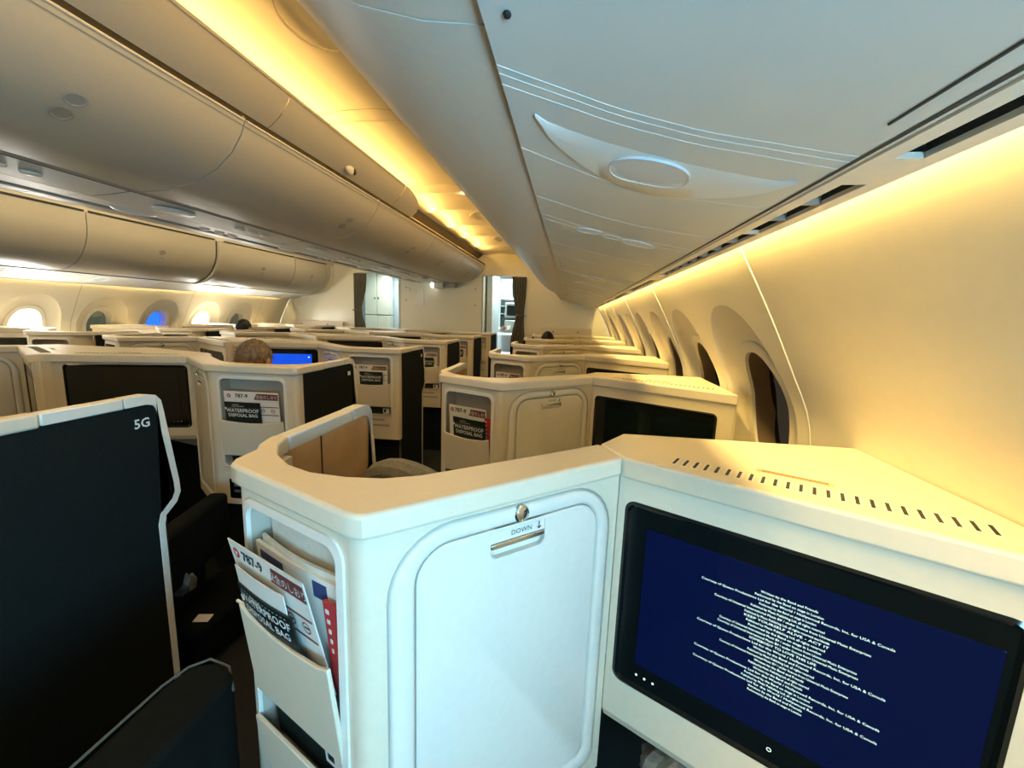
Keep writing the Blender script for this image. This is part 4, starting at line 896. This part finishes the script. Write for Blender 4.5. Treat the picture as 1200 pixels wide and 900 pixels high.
bm = BM(); Lr = [[KM(.318 + rr * math.cos(t), .727 + rr * math.sin(t), -.0026) for t in [2 * PI * i / 12 for i in range(12)]] for rr in (.004, .0028)]
loft(bm, Lr); link('power_mark', bm, M['glow'], mon, smooth=False)
# literature: nearest three right units, and near centre units 1-4
ow = ['of the nearest right suite', 'of the second right suite', 'of the third right suite', 'of the fourth right suite']
for k in range(4): literature((0, P_ * k, 0), KF, .036, .292, 1.148, .945, 'near' if k == 0 else 'K', ow[k])
for k, t_ in ((0, 'of the 5G suite, outside the frame'), (1, 'of the centre suite behind the 5G shell'), (2, 'of the second centre suite along the aisle'), (3, 'of the third centre suite along the aisle'), (4, 'of the fourth centre suite along the aisle'), (5, 'of the fifth centre suite along the aisle')):
    literature((0, P_ * k, 0), GF, .056, .381, 1.150, .935, 'G' if k < 2 else 'Gc', t_)
# ------------------------------------------------------------ seats
def seat():
    r = empty('passenger_seat')
    def cush(name, x0, x1, y0, y1, z0, z1, m, bev=.04, tilt=0):
        bm = BM(); box(bm, x0, x1, y0, y1, z0, z1)
        if tilt:
            for v in bm.verts:
                if v.co.z > (z0 + z1) / 2: v.co.y += tilt
        return link(name, bm, m, r, bev=bev, seg=4)
    cush('seat_cushion', -.22, .22, .10, .58, .36, .48, M['leather']); cush('backrest', -.22, .22, -.02, .10, .42, .98, M['leather'], .04, -.06)
    cush('seat_base', -.20, .20, .05, .60, .02, .36, M['dark'], .02)
    cush('armrest', .24, .32, .0, .60, .40, .64, M['leather'], .02)
    # curved head bolster
    bm = BM(); L = []
    for i in range(13):
        t = PI * i / 12; L.append((.20 * math.cos(t), -.03 - .05 * math.sin(t) * .5, .96 + .115 * math.sin(t)))
    tube(bm, L, [.035] * 13, 10); link('headrest', bm, M['cushion'], r)
    cush('head_cushion', -.17, .17, -.02, .05, .88, 1.03, M['brown'], .03)
    return r
s0 = seat(); n_ = 0
def putseat(x, y, rz, lab):
    global n_
    o = s0 if n_ == 0 else copy_tree(s0); n_ += 1; o.location = (x, y, 0); o.rotation_euler = (0, 0, rz); tag(o, lab, 'seat', 'suite seats')
for k in range(5): putseat(-.35, 1.02 + P_ * k, -.5, 'dark seat with grey-green headrest inside right column suite ' + ['nearest the camera', 'second', 'third', 'fourth', 'fifth', 'by the bulkhead'][k])
for k in range(5): putseat(-1.68, .98 + P_ * k, .25, 'dark seat inside near centre suite ' + ['in the left foreground', 'behind which a fair-haired head shows', 'third along', 'fourth along', 'fifth along', 'by the bulkhead'][k])
for k in range(1, 5): putseat(-3.62, 1.02 + P_ * k, -.5, 'dark seat inside far centre suite ' + ['', 'at left edge', 'second', 'third', 'fourth', 'by the bulkhead'][k])
for k in range(1, 5): putseat(-4.78, 1.17 + P_ * k, .5, 'dark seat inside far left column suite ' + ['', 'at left edge', 'second', 'third', 'fourth', 'by the bulkhead'][k])
# ------------------------------------------------------------ passengers
def person(x, y, zt, hair, lab, face=0, s=1.0):
    """seated passenger; zt = crown height"""
    r = empty('person', (x, y, 0)); hz = zt - .12
    vs_ = [(0, .28, .53, .13), (0, .22, .70, .12), (0, .17, .90, .135), (0, .15, hz - .30, .12), (0, .15, hz - .20, .055), (0, .16, hz - .12, .055),
           (-.17, .15, hz - .28, .06), (-.22, .20, hz - .50, .045), (-.20, .42, hz - .60, .036), (-.19, .50, hz - .60, .03), (.17, .15, hz - .28, .06), (.22, .20, hz - .50, .045), (.20, .42, hz - .60, .036), (.19, .50, hz - .60, .03),
           (-.10, .35, .54, .085), (-.12, .68, .56, .065), (-.12, .74, .20, .045), (-.12, .80, .06, .04), (.10, .35, .54, .085), (.12, .68, .56, .065), (.12, .74, .20, .045), (.12, .80, .06, .04)]
    ed = [(0, 1), (1, 2), (2, 3), (3, 4), (4, 5), (3, 6), (6, 7), (7, 8), (8, 9), (3, 10), (10, 11), (11, 12), (12, 13), (0, 14), (14, 15), (15, 16), (16, 17), (0, 18), (18, 19), (19, 20), (20, 21)]
    me = bpy.data.meshes.new('body'); me.from_pydata([v[:3] for v in vs_], ed, []); me.materials.append(M['shirt'])
    o = bpy.data.objects.new('body', me); C.objects.link(o); md = o.modifiers.new('skin', 'SKIN'); sub = o.modifiers.new('sub', 'SUBSURF'); sub.levels = 2; sub.render_levels = 2
    for i, sv in enumerate(me.skin_vertices[0].data): sv.radius = (vs_[i][3], vs_[i][3] * .85); sv.use_root = (i == 0)
    o.parent = r
    # head with face
    bm = BM(); n = 20; L = []
    for j in range(17):
        ph = -PI / 2 + PI * j / 16; zz = math.sin(ph); rr = max(math.cos(ph), .02); row = []
        for i in range(n):
            t = 2 * PI * i / n; c, s_ = math.cos(t), math.sin(t)
            jaw = 1 - .22 * max(0, -zz - .1); px = .078 * rr * c * jaw; py = .098 * rr * s_ * (1 if s_ < 0 else 1 - .05 * max(0, -zz))
            if s_ > .9 and -.35 < zz < .12: py += .018 * (1 - abs(zz + .15) / .3)          # nose
            if s_ > .5 and abs(abs(c) - .38) < .15 and .0 < zz < .3: py -= .006              # eye sockets
            row.append((px, .17 + py, hz + .118 * zz))
        L.append(row)
    loft(bm, L, cap0=True, cap1=True); hd = link('head', bm, M['skin'], r, ang=180)
    for sx in (-1, 1):
        bm = BM(); ball(bm, (sx * .082, .165, hz - .005), .012, .022, .032, 10, 6); link('ear', bm, M['skin'], hd)
        bm = BM(); ball(bm, (sx * .03, .255, hz + .018), .012, .008, .007, 8, 5); link('eye', bm, M['ink'], hd)
    bm = BM(); ball(bm, (0, .262, hz - .055), .024, .006, .006, 8, 5); link('mouth', bm, M['red'], hd)
    bm = BM(); rnd = random.Random(3); L = []
    for j in range(15):
        ph = PI / 2 - (PI * .62) * j / 14; zz = math.sin(ph); rr = max(math.cos(ph), .02); row = []
        for i in range(40):
            t = 2 * PI * i / 40; f = 1 + .02 * math.sin(7 * t + j) + .02 * rnd.random(); front = max(0, math.sin(t))
            z_ = zz if front < .3 else max(zz, .25 + .2 * front * 0)
            row.append((.089 * rr * math.cos(t) * f, .165 + .108 * rr * math.sin(t) * f * (1 if front < .3 else .97), hz + .004 + .125 * z_ * f))
        L.append(row)
    loft(bm, L, cap0=True); h = link('hair', bm, hair, r, ang=180)
    # short strands
    bm = BM()
    for i in range(1500):
        t = rnd.random() * 2 * PI; ph = math.asin(rnd.uniform(0, 1)); c = Vector((.090 * math.cos(ph) * math.cos(t), .165 + .109 * math.cos(ph) * math.sin(t), hz + .004 + .126 * math.sin(ph)))
        nrm = Vector((math.cos(ph) * math.cos(t), math.cos(ph) * math.sin(t), math.sin(ph))); tip = c + nrm * .007 + Vector((rnd.uniform(-.012, .012), -.008, rnd.uniform(-.01, .004)))
        s_ = nrm.cross(Vector((rnd.uniform(-1, 1), rnd.uniform(-1, 1), rnd.uniform(-1, 1)))).normalized() * .0016
        bm.faces.new([bm.verts.new(c - s_), bm.verts.new(c + s_), bm.verts.new(tip)])
    st = link('hair_strands', bm, hair, r, smooth=False, kind='stuff')
    tag(r, lab, 'person'); r.rotation_euler = (0, 0, face); return r
person(-1.84, 2.08, 1.285, M['blonde'], 'seated person with short fair hair, only the crown showing above the centre suite rim')
person(-4.62, 5.30, 1.30, M['black'], 'seated dark-haired person in the far left column, crown showing below the bright windows')
person(-.34, 6.02, 1.275, M['black'], 'seated dark-haired person far ahead in the right column, crown showing')
# ------------------------------------------------------------ foreground dark console and small things
c = empty('side_console', (-.66, .30, 0))
F = lambda x, y, z: (x, y, z)
out_ = [(-.02, -.6), (.06, -.6), (.06, .30), (.045, .345), (.0, .36), (-.045, .345), (-.055, .30)]
bm = BM(); prism(bm, [(x, y, .02) for x, y in out_], [(x, y, .78) for x, y in out_]); link('console_body', bm, M['leather'], c, bev=.012)
bm = BM(); tube(bm, [(-.055, -.6, .78), (-.055, .1, .78), (-.055, .29, .78), (-.045, .335, .78), (-.02, .36, .78), (.02, .36, .77), (.055, .33, .75)], .0025, 6); link('piping', bm, M['gap'], c)
tag(c, 'black rounded side console low in the aisle edge at bottom left', 'console')
t = empty('armrest_console', (-1.50, 1.36, 0)); bm = BM(); box(bm, -.16, .10, -.05, .42, .02, .20); link('console_body', bm, M['leather'], t, bev=.03)
tag(t, 'low black console inside the entrance of the 5G suite', 'console')
bm = BM(); box(bm, -.03, .03, -.02, .02, -.001, .001); o = link('label_tag', bm, M['paper'], smooth=False); o.location = (-1.44, 1.38, .205); o.rotation_euler = (.1, 0, .2)
tag(o, 'small white label lying on the low black console', 'label')
rn = random.Random(5); bm = BM(); bmesh.ops.create_icosphere(bm, subdivisions=2, radius=.045)
for v in bm.verts: v.co *= rn.uniform(.7, 1.15); v.co.z *= 1.3
o = link('crumpled_wrap', bm, M['plastic'], smooth=False); o.location = (-1.46, 1.32, .40); tag(o, 'crumpled clear plastic wrap behind the edge of the 5G shell', 'wrap')
bm = BM(); bmesh.ops.create_icosphere(bm, subdivisions=3, radius=.08)
for v in bm.verts: v.co *= rn.uniform(.85, 1.1); v.co.z *= .5
o = link('bundled_cable_bag', bm, M['plastic'], smooth=False); o.location = (.28, .80, .535); tag(o, 'dark crumpled plastic bag in the footwell under the lit screen', 'bag')
# bright paper piece in the pocket edge of the nearest unit
bm = BM(); box(bm, -.014, .014, -.002, .002, -.002, .002); o = link('pull_tab', bm, M['print'], smooth=False); o.location = (-.612, .672, .905); o.rotation_euler = (0, .1, -.3)
tag(o, 'tiny pale tab sticking out left of the nearest pocket', 'tab')
